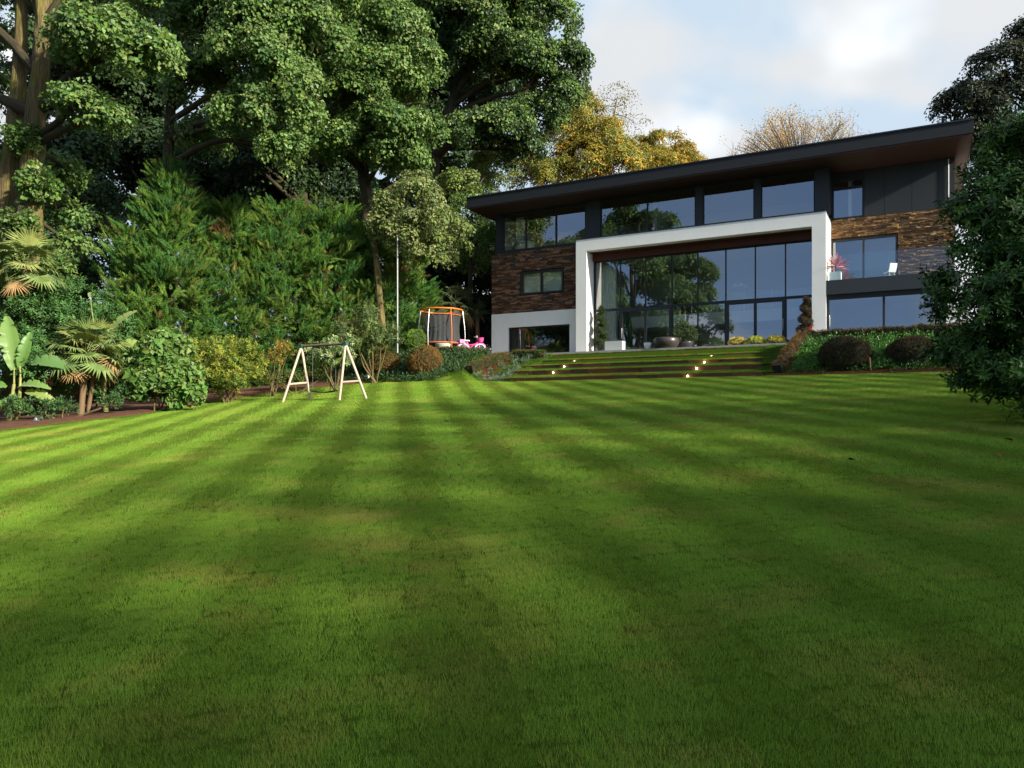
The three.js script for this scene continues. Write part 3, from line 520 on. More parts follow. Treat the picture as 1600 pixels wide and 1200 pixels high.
// --- trees outside the picture: those that shade the lawn from the right, and those mirrored in the windows
// a close row of limes
[[-6.5, 11], [-2, 10.4], [2.5, 10.6], [7, 12.2], [11.5, 13.8], [16, 14.4], [20.5, 14.6], [25, 14.8], [29.5, 15.0]].forEach(([v, top]) => {
  const u = 13.4, b = ground(u, v), trunk = [b, ground(u + 0.1, v, 4), ground(u, v, top - 2)], items = [], tips = [];
  const T = thing('lime_tree', b, 'lime tree in the close row right of the lawn, outside the view', 'tree', 'row of limes right of the lawn');
  for (let k = 0; k < 9; k++) tips.push({ c: V(u + rr(-2, 2), b.y * 0.5 + rr(5, top - 1), -v + rr(-2, 2)), r: 1.2 });
  part('trunk', limb(trunk, [0.3, 0.24, 0.06], 10, 0.35, 16), M.barkDark, T); boughs(T, trunk, 0.3, tips, M.barkDark, 0.5);
  for (let k = 0; k < 30 * top; k++) { const z = rr(-2.7, 2.7), x = rr(-2.6, 2.6), edge = top - 0.5 + 1.1 * (fbm((v + z) * 0.9, 3, x, 3) - 0.5) * 2; items.push({ p: V(u + x, mix(3, edge, rnd()) + b.y * 0.35, -v + z), dir: V(rr(-0.5, 0.5), 1, rr(-0.5, 0.5)).normalize(), spin: rr(0, 6.28), s: rr(0.85, 1.3), c: tint(G.maple) }); }
  scatter('crown', items, sprays.mapleFine, LM.soft, T);
});
[[-26.8, 3, 25, 5.6], [-24, -6, 22, 5.4], [-34, 2, 20, 4.6]].forEach(([u, v, top, r], i) => {
  const b = ground(u, v), lobes = [];
  for (let k = 0; k < 16; k++) { const t = k / 15, y = mix(4, top - 2, t), a = k * 2.4, q = r * 0.65 * Math.sqrt(1.1 - Math.pow(Math.abs(t - 0.4) * 1.5, 2)); lobes.push({ c: V(u + Math.cos(a) * q, b.y + y, -v + Math.sin(a) * q), r: rr(1.8, 2.5) }); }
  tree('boundary_tree', ['tall maple beyond the left picture edge, mirrored in the hall windows', 'tall maple left of the camera, behind the viewer', 'tall maple beyond the left picture edge, far behind the viewer'][i], { group: 'trees left of the camera', trunk: [b, ground(u + 0.1, v, 6), ground(u, v, top - 3)], radii: [0.45, 0.35, 0.1], bark: M.barkDark, lobes, density: 2.8, subs: 11, cols: G.maple, spray: sprays.far });
});

// laurel screen under the limes, also right of the picture
[-5.5, -1.5, 2.3, 6, 9.8, 13.5, 17.5, 21.5].forEach(v => {
  const label = 'tall laurel screen standing right of the lawn, outside the view', u = 10.5, b = ground(u, v), T = thing('laurel_screen', b, label, 'shrub', 'laurel screen right of the lawn'), lobes = [];
  for (let k = 0; k < 14; k++) lobes.push({ c: V(u + rr(-0.8, 0.8), b.y + rr(0.8, 4.6), -v + rr(-2, 2)), r: rr(0.9, 1.4) });
  for (let k = 0; k < 6; k++) part('stem', limb([b.clone().add(V(rr(-0.3, 0.3), -0.1, rr(-2, 2))), lobes[k].c], [0.06, 0.02], 6), M.barkDark, T);
  scatter('foliage', lobed(lobes, { density: 3.2, subs: 10, cols: G.deep }), sprays.maple, LM.soft, T);
});
// --- conifer hedge
const coniferLabels = ['low conifer at the left shoulder of the hedge', 'tallest conifer of the hedge with pointed top', 'conifer right of the tallest one', 'conifer with brown patches in the middle of the hedge', 'conifer behind the swing frame', 'conifer just left of the white pole', 'last low conifer of the hedge, right of the white pole'];
[[208, 350, 38.5, 50], [268, 258, 39, 74], [362, 318, 41, 74], [440, 316, 42.0, 72], [515, 326, 43.2, 72], [582, 344, 44.4, 66], [634, 392, 45.2, 46]].forEach(([px, top, d, half], i) => {
  const b = footAt(px, d), tp = at(px, top, d), hgt = tp.y - b.y, R = half / 1200 * d * 1.1, T = thing('cypress_conifer', b, coniferLabels[i], 'conifer', 'conifer hedge'), items = [];
  part('trunk', limb([b, b.clone().lerp(tp, 0.5), tp.clone().add(V(0, -0.3, 0))], [0.22, 0.14, 0.02], 8, 0.2, 6), M.barkDark, T);
  const prof = (t, a) => R * Math.min(1, Math.pow(Math.max(0, 1.02 - t), i === 1 ? 0.6 : 0.42) * 1.3) * (0.66 + 0.62 * fbm(Math.cos(a) * 1.9 + i * 7, t * hgt * 0.6, Math.sin(a) * 1.9, 3));
  const greens = [[0.062, 0.14, 0.024], [0.082, 0.16, 0.025], [0.05, 0.135, 0.032], [0.11, 0.17, 0.03]], browns = [[0.16, 0.085, 0.035], [0.11, 0.09, 0.03]];
  for (let k = 0; k < hgt * R * 9; k++) { // drooping branch ends, each a feathery pad
    const t = Math.pow(rnd(), 0.9) * 0.985, a = rr(0, 6.2832), q = prof(t, a), out = V(Math.cos(a), 0, Math.sin(a)), side = V(-Math.sin(a), 0, Math.cos(a)), c = V(b.x, b.y + t * hgt, b.z).addScaledVector(out, q * rr(0.78, 1.02));
    const brown = fbm(Math.cos(a) * 2 + i * 3.1, t * hgt * 0.6 + 9, Math.sin(a) * 2, 3) > 0.71, col = pick(brown ? browns : greens), size = rr(0.6, 1.25), lift = rr(0.0, 0.9) + t * 0.5;
    for (let m = 0; m < 17 * size; m++) {
      const e = rr(-0.6, 0.45), w = (rnd() + rnd() - 1) * 0.55, p = c.clone().addScaledVector(out, e * size).addScaledVector(side, w * size); p.y += (lift * e * 0.6 + rr(-0.16, 0.16) - 0.3 * w * w) * size;
      items.push({ p, dir: V(out.x, lift, out.z).addScaledVector(side, w * 1.2).add(rdir().multiplyScalar(0.55)).normalize(), spin: rr(0, 6.28), s: rr(0.45, 0.85), c: tint([col], 0.5) });
    }
  }
  for (let k = 0; k < hgt * R * 40; k++) { const t = rnd() * 0.95, a = rr(0, 6.2832), q = prof(t, a) * rr(0.35, 0.78); items.push({ p: V(b.x + Math.cos(a) * q, b.y + t * hgt, b.z + Math.sin(a) * q), dir: rdir(), spin: rr(0, 6.28), s: rr(0.8, 1.2), c: tint(rnd() < 0.1 ? browns : greens, 0.5) }); }
  scatter('foliage', items, sprays.cypress, LM.dull, T);
  for (let k = 0; k < 14; k++) { const t = rr(0.1, 0.9), a = rr(0, 6.28), s = b.clone().lerp(tp, t * 0.9), e = V(b.x + Math.cos(a) * R * (1 - t * 0.6) * 0.8, s.y + 0.6, b.z + Math.sin(a) * R * (1 - t * 0.6) * 0.8); part('branch', limb([s, e], [0.05, 0.012], 5), M.barkDark, T); }
});
// ------------------------------------------------------------------ shrubs, palms and bananas of the left bed
function shrub(name, label, px, d, lobes, o) {
  const b = o.base || footAt(px, d), T = thing(name, b, label, 'shrub', o.group), n = o.stems || 4;
  for (let i = 0; i < n; i++) { const L = lobes[i % lobes.length], a = rr(0, 6.28), s = b.clone().add(V(Math.cos(a) * 0.15, -0.05, Math.sin(a) * 0.15)); part('stem', limb([s, s.clone().lerp(L.c, 0.5).add(V(rr(-0.15, 0.15), 0, rr(-0.15, 0.15))), L.c], [o.sr || 0.035, (o.sr || 0.035) * 0.7, 0.012], 6, 0.2, 6), o.bark || M.bark, T); }
  scatter('foliage', lobed(lobes, o), o.spray, o.mat || LM.soft, T); return T;
}
const LC = [[0.035, 0.085, 0.02], [0.05, 0.11, 0.025], [0.028, 0.068, 0.02]];
shrub('laurel_shrub', 'glossy dark laurel behind the banana plant at the left edge', 20, 29, [lobe(-20, 500, 29, 60), lobe(40, 490, 29, 55), lobe(20, 560, 28.5, 60), lobe(80, 520, 29, 50), lobe(-30, 590, 28, 60), lobe(70, 590, 28, 45)], { density: 16, subs: 11, cols: LC, spray: sprays.laurel, mat: LM.glossy });
shrub('laurel_shrub', 'glossy dark laurel behind the fan palm', 140, 31, [lobe(125, 480, 31, 48), lobe(165, 520, 31, 42), lobe(110, 545, 30.5, 48), lobe(170, 570, 30.5, 45), lobe(130, 600, 30, 45), lobe(60, 450, 31.5, 40)], { density: 15, subs: 11, cols: LC, spray: sprays.laurel, mat: LM.glossy });
shrub('fig_shrub', 'broad-leaved bright green shrub between palm and yellow bushes', 245, 29.5, [lobe(240, 565, 29.5, 34), lobe(275, 590, 29.5, 32), lobe(235, 605, 29.2, 30), lobe(290, 620, 29.5, 22), lobe(260, 545, 30, 28), lobe(215, 575, 29.5, 24)], { density: 24, subs: 11, cols: [[0.06, 0.13, 0.02], [0.08, 0.155, 0.025], [0.115, 0.175, 0.04]], spray: sprays.fig, s: 0.9, up: 0.1 });
const YC = [[0.17, 0.205, 0.022], [0.13, 0.18, 0.022], [0.22, 0.215, 0.025], [0.10, 0.15, 0.022]];
shrub('golden_shrub', 'yellow-green bush right of the broad-leaved shrub', 300, 33, [lobe(295, 560, 33, 32), lobe(280, 590, 33, 28), lobe(310, 595, 33, 28), lobe(265, 555, 33.5, 26)], { density: 22, subs: 11, cols: YC, spray: sprays.shrub, up: 0.3 });
shrub('golden_shrub', 'larger yellow-green bush left of the swing frame', 355, 33.5, [lobe(350, 555, 33.5, 32), lobe(385, 560, 33.5, 28), lobe(370, 590, 33.5, 30), lobe(335, 590, 33.5, 28), lobe(395, 590, 33.5, 20), lobe(355, 612, 33.5, 16)], { density: 22, subs: 11, cols: YC, spray: sprays.shrub, up: 0.3, sr: 0.05 });
shrub('russet_shrub', 'thin twiggy shrub with yellow leaves beside the left swing leg', 425, 35, [lobe(430, 560, 35, 14), lobe(450, 552, 35, 13), lobe(412, 566, 35, 11), lobe(440, 545, 35.5, 10)], { density: 20, subs: 8, cols: [[0.26, 0.17, 0.03], [0.18, 0.15, 0.03]], spray: sprays.shrub, stems: 9, sr: 0.03 });
shrub('rhododendron_shrub', 'shrub with large pale upright leaves inside the swing frame', 520, 35.5, [lobe(505, 562, 35.5, 20), lobe(530, 560, 35.5, 22), lobe(520, 540, 35.5, 17), lobe(490, 545, 35.8, 14), lobe(540, 535, 35.8, 14)], { density: 26, subs: 9, cols: [[0.10, 0.15, 0.05], [0.17, 0.20, 0.09], [0.06, 0.10, 0.03]], spray: sprays.rhodo, mat: LM.glossy, stems: 6 });
shrub('pale_shrub', 'pale-topped spreading shrub left of the white pole', 585, 38.5, [lobe(550, 520, 38.5, 24), lobe(580, 512, 38.5, 26), lobe(608, 525, 38.5, 20), lobe(560, 545, 38.2, 22), lobe(595, 540, 38.2, 20), lobe(572, 492, 38.8, 18)], { density: 18, subs: 10, cols: [[0.13, 0.16, 0.05], [0.09, 0.13, 0.035], [0.06, 0.095, 0.025]], spray: sprays.shrub, stems: 7, sr: 0.05 });
shrub('low_shrub', 'low green growth at the foot of the swing frame shrubs', 465, 35.5, [lobe(455, 592, 35.5, 13), lobe(480, 592, 35.8, 14), lobe(430, 596, 35.2, 11), lobe(505, 590, 36, 12)], { density: 24, subs: 8, cols: [[0.06, 0.10, 0.02], [0.10, 0.11, 0.02]], spray: sprays.cover, s: 1 });
shrub('bed_shrub', 'low leafy undergrowth in front of the fan palm', 95, 27, [lobe(60, 640, 26.5, 15), lobe(100, 640, 27, 13), lobe(170, 632, 28, 14), lobe(200, 620, 28.5, 16), lobe(20, 640, 26, 16)], { density: 24, subs: 9, cols: LC, spray: sprays.cover, s: 1.2 });
shrub('terrace_shrub', 'dark leafy shrubs beneath the conifers beside the clipped ball', 610, 40, [lobe(625, 560, 40, 22), lobe(560, 565, 39, 20), lobe(600, 545, 40, 20)], { density: 16, subs: 9, cols: G.deep, spray: sprays.shrub });

// fan palms
function fanLeaf(R, n, spread, split) { // fan in the x-y plane, stalk at the origin, opening along +y
  const g = new Leaves();
  for (let i = 0; i < n; i++) {
    const a = ((i + 0.5) / n - 0.5) * spread, dir = V(Math.sin(a), Math.cos(a), 0.0), L = R * (0.82 + 0.18 * Math.cos(a * 0.8)) * rr(0.92, 1.05), w = R * spread / n * 0.62, s = V(Math.cos(a), -Math.sin(a), 0);
    const p0 = V(0, 0, 0), p1 = dir.clone().multiplyScalar(L * split), p2 = dir.clone().multiplyScalar(L).add(V(0, -0.10 * R * rr(0.5, 1.6), -0.22 * R * rr(0.3, 1.4))), c = shade(0.3, 0.15);
    const l = p1.clone().addScaledVector(s, -w / 2).add(V(0, 0, 0.02)), r = p1.clone().addScaledVector(s, w / 2).add(V(0, 0, 0.02));
    g.tri(p0, l, p1, c); g.tri(p0, p1, r, c); g.tri(l, p2, p1, c); g.tri(p1, p2, r, c);
  }
  return g.build();
}
const fans = [fanLeaf(0.62, 26, 4.2, 0.5), fanLeaf(0.58, 24, 3.6, 0.45)];
const palmGreen = [0, 1, 2].map(i => new THREE.MeshPhysicalMaterial({ color: lin(...[[0.17, 0.25, 0.05], [0.25, 0.30, 0.07], [0.11, 0.18, 0.035]][i]), vertexColors: true, roughness: 0.9, transmission: 0.25, thickness: 0, clearcoat: 0.25, clearcoatRoughness: 0.4, side: THREE.DoubleSide }));
const palmDry = std(lin(0.30, 0.20, 0.085), 0.9, { vertexColors: true, side: THREE.DoubleSide });
const palmShaded = [std(lin(0.05, 0.07, 0.02), 0.8, { vertexColors: true, side: THREE.DoubleSide })];  // darker leaf copy for the shaded palms, shade put into the colour
function fanPalm(label, base, top, o) {
  const T = thing('fan_palm', base, label, 'palm', 'fan palms');
  part('trunk', limb([base.clone().add(V(0, -0.1, 0)), base.clone().lerp(top, 0.5).add(V(0.04, 0, 0)), top], [o.r || 0.12, (o.r || 0.12) * 1.05, (o.r || 0.12) * 0.95], 10, 0.5, 10), std(lin(0.20, 0.13, 0.07), 1), T);
  const n = o.n || 22;
  for (let i = 0; i < n; i++) {
    const a = i * 2.4 + rr(-0.2, 0.2), t = i / n, el = mix(1.35, -0.85, t) + rr(-0.12, 0.12), sz = (o.s || 1) * rr(0.85, 1.15), stalk = 0.55 * sz, dry = t > 0.86;
    const dir = V(Math.cos(a) * Math.cos(el), Math.sin(el), Math.sin(a) * Math.cos(el)), tip = top.clone().addScaledVector(dir, stalk);
    const f = local('frond', pick(fans), dry ? palmDry : pick(o.mats || palmGreen), T);
    f.position.copy(tip).sub(base); f.scale.setScalar(sz);
    const fwd = dir.clone(); fwd.y -= 0.35; fwd.normalize(); const nrm = V(0, 1, 0).sub(fwd.clone().multiplyScalar(fwd.y)).normalize(), side = fwd.clone().cross(nrm);
    f.quaternion.setFromRotationMatrix(new THREE.Matrix4().makeBasis(side, fwd, nrm)).multiply(Q.setFromAxisAngle(UPV, rr(-0.35, 0.35)));
    const st = limb([top, top.clone().lerp(tip, 0.5).add(V(0, 0.04, 0)), tip], [0.02, 0.014, 0.01], 5); st.translate(-base.x, -base.y, -base.z);
    const inv = new THREE.Matrix4().compose(f.position, f.quaternion, f.scale).invert(); st.applyMatrix4(inv); local('stalk', st, dry ? palmDry : M.wood, f).material = std(lin(0.22, 0.24, 0.07), 0.8);
  }
  return T;
}
{ const b = groundHit(126, 652), d = depthOf(b); fanPalm('fan palm with shaggy fibrous trunk in the left bed', b, at(132, 556, d), { s: 1.42, n: 26, r: 0.11 }); fanPalm('younger slanting fan palm stem beside the shaggy palm', groundHit(136, 650), at(150, 545, d + 0.3), { s: 1.2, n: 14, r: 0.07 }); }
{ const b = footAt(20, 30); fanPalm('tall fan palm with drooping dry fronds at the left edge', b, at(42, 420, 28.6), { s: 1.35, n: 26, r: 0.13 }); }
{ const b = footAt(712, 47); fanPalm('shaded fan palm behind the trampoline', b, at(710, 478, 47), { s: 1.5, n: 20, mats: palmShaded }); const c = footAt(745, 49); fanPalm('small shaded palm between trampoline and house corner', c, at(746, 490, 49), { s: 0.8, n: 14, mats: palmShaded }); }

// bananas
function bananaBlade(L, Wd, bend, torn) { // along +y, face +z, arching over towards -z
  const pos = [], idx = [], n = 30, ang0 = 0; let y = 0, z = 0, a = ang0;
  for (let i = 0; i <= n; i++) {
    const t = i / n, w = Wd * Math.pow(Math.sin(Math.PI * clamp(t * 0.93 + 0.05, 0, 1)), 0.6) * 0.5, cut = torn && hash3(i, Math.round(L * 10), 3) > 0.78 ? rr(0.55, 0.85) : 1;
    const s = (0.16 + 0.07 * (vnoise(i * 0.9, L * 3, 2) - 0.5)) * w; // the halves lift from the midrib, rippled by the veins
    pos.push(-w * cut, y + rr(-0.01, 0.01), z + s * 2 + (cut < 1 ? -0.05 : 0), -w * 0.5, y, z + s, 0, y, z - 0.012, w * 0.5, y, z + s, w * (torn && hash3(i, 7, 9) > 0.8 ? rr(0.55, 0.9) : 1), y + rr(-0.01, 0.01), z + s * 2);
    if (i) for (let k = 0; k < 4; k++) { const p = (i - 1) * 5 + k, q = p + 5; idx.push(p, p + 1, q, q, p + 1, q + 1); }
    a += bend / n; y += Math.cos(a) * L / n; z -= Math.sin(a) * L / n;
  }
  const g = new THREE.BufferGeometry(); g.setAttribute('position', new THREE.Float32BufferAttribute(pos, 3)); g.setIndex(idx); g.computeVertexNormals(); return g;
}
const bananaMat = [[0.115, 0.25, 0.035], [0.16, 0.29, 0.05], [0.08, 0.19, 0.03], [0.24, 0.32, 0.06]].map(c => new THREE.MeshPhysicalMaterial({ color: lin(...c), roughness: 0.85, transmission: 0.35, thickness: 0, clearcoat: 0.4, clearcoatRoughness: 0.35, side: THREE.DoubleSide }));
const blades = [bananaBlade(1.15, 0.34, 0.55, true), bananaBlade(1.0, 0.36, 1.5, true), bananaBlade(0.95, 0.34, 1.1, true), bananaBlade(1.2, 0.40, 0.9, true)];
function banana(label, base, list) {
  const T = thing('banana_plant', base, label, 'banana plant', 'banana plants');
  for (const s of list.stems) part('stem', limb(s.pts, s.r, 9, 0.1, 8), std(lin(0.26, 0.27, 0.08), 0.7), T);
  for (const [p, dir, face, k, s, m] of list.leaves) { // attachment, way it points, way its face looks, shape, size, shade
    const f = local('leaf', blades[k], bananaMat[m], T), y = dir.clone().normalize(), z = face.clone().sub(y.clone().multiplyScalar(face.dot(y))).normalize();
    f.position.copy(p).sub(base); f.scale.setScalar(s); f.quaternion.setFromRotationMatrix(new THREE.Matrix4().makeBasis(y.clone().cross(z), y, z));
  }
}
{
  const toCam = V(SN, 0.15, CS), rt = V(CS, 0, -SN), b = groundHit(14, 662), d = depthOf(b), hub = at(22, 600, d), hub2 = at(32, 590, d);
  const mixv = (x, y, z) => V(0, y, 0).addScaledVector(rt, x).addScaledVector(toCam, z);
  banana('banana plant with tall upright leaves at the left edge of the bed', b, { stems: [{ pts: [b, at(18, 630, d), hub], r: [0.09, 0.08, 0.05] }, { pts: [groundHit(24, 660), at(30, 625, d), hub2], r: [0.07, 0.06, 0.04] }, { pts: [hub, at(22, 575, d)], r: [0.035, 0.02] }, { pts: [hub2, at(31, 572, d)], r: [0.04, 0.025] }], leaves: [
    [at(22, 578, d), mixv(-0.10, 1, 0.1), mixv(0.5, 0.1, 1), 0, 1.75, 1], [at(31, 575, d), mixv(0.28, 1, 0.1), mixv(0.4, 0, 1), 0, 1.15, 0], [at(46, 568, d), mixv(0.95, 0.30, 0.1), mixv(0.1, 0.6, 1), 1, 1.5, 2], [at(28, 605, d), mixv(0.9, 0.35, 0.3), mixv(0, 1, 0.8), 2, 1.25, 1], [at(40, 612, d), mixv(1, -0.05, 0.2), mixv(0, 0.7, 1), 2, 1.15, 3],
    [at(18, 615, d), mixv(0.5, -0.45, 0.5), mixv(0, 0.5, 1), 2, 1.0, 1], [at(10, 605, d), mixv(-0.9, 0.35, 0.2), mixv(0, 1, 0.8), 2, 1.2, 0], [at(14, 620, d), mixv(0.2, -0.8, 0.5), mixv(0.3, 0.3, 1), 1, 0.8, 2], [at(8, 625, d), mixv(-0.4, -0.6, 0.4), mixv(0, 0.3, 1), 2, 1.0, 0]] });
  const b2 = footAt(166, d + 2.5), d2 = d + 2.5;
  banana('banana plant with arching torn leaf behind the fan palm', b2, { stems: [{ pts: [b2, at(162, 600, d2), at(164, 535, d2)], r: [0.1, 0.08, 0.04] }, { pts: [at(164, 560, d2), at(146, 500, d2), at(141, 462, d2)], r: [0.03, 0.02, 0.012] }], leaves: [
    [at(168, 522, d2), mixv(0.75, 0.85, 0.2), mixv(-0.5, 0.5, 1), 0, 1.25, 3], [at(180, 540, d2), mixv(0.95, 0.3, 0.15), mixv(-0.2, 0.8, 1), 1, 1.4, 3], [at(141, 465, d2), mixv(-0.25, 1, 0), mixv(0.2, 0, 1), 1, 0.4, 3], [at(170, 560, d2), mixv(1, 0.0, 0.4), mixv(0, 0.7, 1), 2, 1.0, 1], [at(150, 540, d2), mixv(-0.8, 0.6, -0.2), mixv(0.2, 0.7, 1), 1, 1.2, 0]] });
}
// --- the big laurel close on the right
shrub('cherry_laurel', 'large glossy dark laurel filling the right edge of the lawn', 1640, 15.5, [
  lobe(1585, 225, 14.6, 40), lobe(1640, 220, 14.8, 70), lobe(1565, 290, 14.5, 50), lobe(1540, 350, 14.5, 58), lobe(1520, 420, 14.5, 58), lobe(1530, 490, 14.5, 56), lobe(1540, 560, 14.5, 55), lobe(1600, 330, 14.2, 70), lobe(1590, 430, 14.0, 75), lobe(1590, 520, 13.8, 75), lobe(1600, 590, 13.6, 60), lobe(1640, 620, 13.4, 50), lobe(1560, 610, 14.2, 40), lobe(1690, 300, 14.6, 90), lobe(1700, 450, 14.6, 110), lobe(1700, 580, 14.4, 80), lobe(1660, 160, 15, 40),
  lobe(1495, 555, 14.8, 34), lobe(1490, 470, 14.8, 38), lobe(1505, 600, 14.6, 22)],
  { density: 30, subs: 13, cols: [[0.018, 0.050, 0.008], [0.026, 0.066, 0.010], [0.014, 0.038, 0.008], [0.045, 0.095, 0.014]], spray: sprays.laurel, mat: LM.glossy, s: 0.85, up: 0.25, stems: 14, sr: 0.05 });

// ------------------------------------------------------------------ clipped box: balls, low hedges, spirals
function clipped(name, label, category, shapeFn, coreGeo, area, cols, o = {}) {
  const base = o.base, T = thing(name, base, label, category, o.group), items = [];
  part('blocking_core', coreGeo, std(lin(0.022, 0.024, 0.012), 1), T);  // dark solid added inside to stop light passing the foliage
  for (let i = 0; i < area * (o.density || 150); i++) { const [p, n, c] = shapeFn(); items.push({ p: p.clone().addScaledVector(n, rr(-0.07, 0.025) * (o.s || 1)), dir: n.clone().add(rdir().multiplyScalar(0.5)).normalize(), spin: rr(0, 6.28), s: (o.s || 1) * rr(0.8, 1.25), c: c || tint(cols, 0.45) }); }
  scatter('foliage', items, sprays.box, LM.dull, T); return T;
}
function ball(label, c, rx, ry, cols, group, rust) {
  const core = new THREE.SphereGeometry(1, 20, 14); core.scale(rx * 0.93, ry * 0.93, rx * 0.93); core.translate(c.x, c.y, c.z);
  const base = V(c.x, H(c.x, -c.z), c.z), low = base.y - c.y - 0.05;
  const drop = (d) => V(c.x + d.x * rx, c.y + d.y * ry, c.z + d.z * rx);
  clipped('box_ball', label, 'box ball', () => { let d; do d = rdir(); while (d.y * ry < low); const lump = 1 + 0.06 * (fbm(d.x * 3 + c.x, d.y * 3, d.z * 3, 3) - 0.5) * 2; const p = drop(d.clone().multiplyScalar(lump)); const m = fbm(d.x * 1.7 + c.x, d.y * 1.7 + 5, d.z * 1.7, 3); return [p, V(d.x / rx, d.y / ry, d.z / rx).normalize(), rust && m > 0.44 ? tint(rust, 0.5) : null]; }, core, 4 * Math.PI * rx * ry, cols, { base, group });
  const T = scene.children[scene.children.length - 1]; part('stem', limb([base.clone().add(V(0, -0.1, 0)), c], [0.05, 0.04], 6), M.barkDark, T);
}
const BOX = [[0.035, 0.07, 0.015], [0.05, 0.085, 0.018], [0.028, 0.055, 0.014]], RUST = [[0.20, 0.11, 0.028], [0.15, 0.085, 0.022], [0.10, 0.075, 0.02]], DARKBOX = [[0.032, 0.028, 0.013], [0.042, 0.033, 0.015], [0.026, 0.026, 0.012], [0.05, 0.036, 0.016]];
ball('green and rust box ball left of its twin on the left bank', at(601, 567, 40), 0.80, 0.74, BOX, 'box balls on the banks', RUST.concat([[0.16, 0.15, 0.03]]));
ball('rust-brown box ball on the bank below the trampoline', at(664, 566, 38.8), 0.84, 0.80, BOX, 'box balls on the banks', RUST);
ball('dark brown box ball on the right bank nearest the steps', at(1321, 557, 31.5), 0.98, 0.78, DARKBOX, 'box balls on the banks');
ball('dark brown box ball beside the laurel', at(1425, 557, 30.6), 0.92, 0.76, DARKBOX, 'box balls on the banks');
ball('bright green clipped ball left of the trampoline', at(650, 533, 42.3), 0.62, 0.60, [[0.10, 0.19, 0.025], [0.13, 0.22, 0.03], [0.08, 0.15, 0.02]]);
function hedge(label, pts, w, h, cols, group) { // low hedge along ground points [u, v]
  const P = pts.map(([u, v]) => V(u, H(u, v), -v)), geos = [], segs = [];
  for (let i = 0; i < P.length - 1; i++) { const a = P[i], b = P[i + 1], l = a.distanceTo(b); segs.push({ a, b, l }); const q = new THREE.BoxGeometry(w * 0.86, h * 0.95, l); q.lookAt(b.clone().sub(a)); const m = a.clone().lerp(b, 0.5); q.translate(m.x, m.y + h * 0.45, m.z); geos.push(q); }
  const total = segs.reduce((s, x) => s + x.l, 0);
  clipped('box_hedge', label, 'hedge', () => {
    let t = rnd() * total, s = segs[0]; for (const x of segs) { if (t < x.l) { s = x; break; } t -= x.l; s = x; }
    const p = s.a.clone().lerp(s.b, Math.min(1, t / s.l)), dir = s.b.clone().sub(s.a).normalize(), side = V(dir.z, 0, -dir.x).normalize(), up = V(0, 1, 0);
    const bump = 0.05 * (fbm(p.x * 2.5, 2, p.z * 2.5, 3) - 0.5) * 2, hh = h + bump, k = rnd() * (2 * h + w);
    if (k < w) return [p.addScaledVector(side, k - w / 2).addScaledVector(up, hh), up];
    const sg = k < w + h ? 1 : -1; return [p.addScaledVector(side, sg * (w / 2 + bump * 0.6)).addScaledVector(up, rnd() * hh), side.multiplyScalar(sg)];
  }, merge(geos), total * (2 * h + w), cols, { base: P[0].clone(), group, density: 170 });
}
const HB = [[0.085, 0.062, 0.02], [0.06, 0.06, 0.018], [0.12, 0.075, 0.025], [0.045, 0.055, 0.016]], HR = [[0.13, 0.075, 0.03], [0.17, 0.095, 0.035], [0.09, 0.06, 0.024], [0.06, 0.05, 0.02]];
hedge('low box hedge climbing the bank left of the steps', [[-19.75, 32.5], [-19.7, 33.6], [-19.6, 34.8], [-19.5, 36.1]], 0.5, 0.36, [...HR, ...BOX], 'low box hedges');
hedge('low box hedge along the terrace below the trampoline', [[-29, 34.6], [-25, 34.6], [-22, 34.65], [-19.9, 34.75]], 0.42, 0.30, [...BOX, ...HB], 'low box hedges');
hedge('short box hedge in front of the dark plinth window', [[-19.4, 36.6], [-17.6, 36.7]], 0.42, 0.36, [...HB, ...BOX], 'low box hedges');
hedge('brown box hedge climbing the bank right of the steps', [[-5.35, 33.65], [-5.15, 34.5], [-4.9, 35.5], [-4.65, 36.4]], 0.46, 0.42, HR, 'low box hedges');
hedge('dark box hedge along the top of the right bank', [[-4.5, 36.5], [-2.5, 36.5], [-0.5, 36.45], [2.2, 36.4]], 0.42, 0.40, [...DARKBOX, ...HB], 'low box hedges');
function spiral(label, c, h, R, cols) { // cloud-clipped spiral on a stem in a pot
  const base = V(c.x, TERRACE + 0.03, c.z), T = thing('spiral_topiary', base, label, 'topiary'), items = [];
  part('pot', new THREE.LatheGeometry([[0.0, 0], [0.17, 0], [0.23, 0.34], [0.25, 0.35], [0.25, 0.40], [0.2, 0.40], [0.19, 0.34], [0, 0.34]].map(p => new THREE.Vector2(...p)), 18).translate(base.x, base.y, base.z), std(lin(0.03, 0.03, 0.032), 0.5), T);
  part('stem', limb([base.clone().add(V(0, 0.3, 0)), base.clone().add(V(0.02, h * 0.6, 0)), base.clone().add(V(0, h, 0))], [0.03, 0.025, 0.012], 6), M.barkDark, T);
  const geos = [];
  for (let k = 0; k <= 46; k++) { const t = k / 46, a = t * 6.2832 * 3.2, r = R * (1 - 0.72 * t), q = V(base.x + Math.cos(a) * r * 0.55, base.y + 0.45 + t * (h - 0.5), base.z + Math.sin(a) * r * 0.55), br = 0.2 * (1 - 0.55 * t); const s = new THREE.IcosahedronGeometry(br * 0.85, 1); s.translate(q.x, q.y, q.z); geos.push(s); for (let i = 0; i < 26; i++) { const d = rdir(); items.push({ p: q.clone().addScaledVector(d, br), dir: d, spin: rr(0, 6.28), s: rr(0.7, 1), c: tint(cols, 0.5) }); } }
  part('blocking_core', merge(geos), std(lin(0.02, 0.02, 0.01), 1), T); scatter('foliage', items, sprays.box, LM.dull, T);  // dark solids added inside the coils to block light
}
spiral('green spiral topiary beside the left portal pillar', at(939, 600, 41.9), 2.55, 0.42, [[0.03, 0.055, 0.014], [0.05, 0.085, 0.018], [0.022, 0.036, 0.012]]);
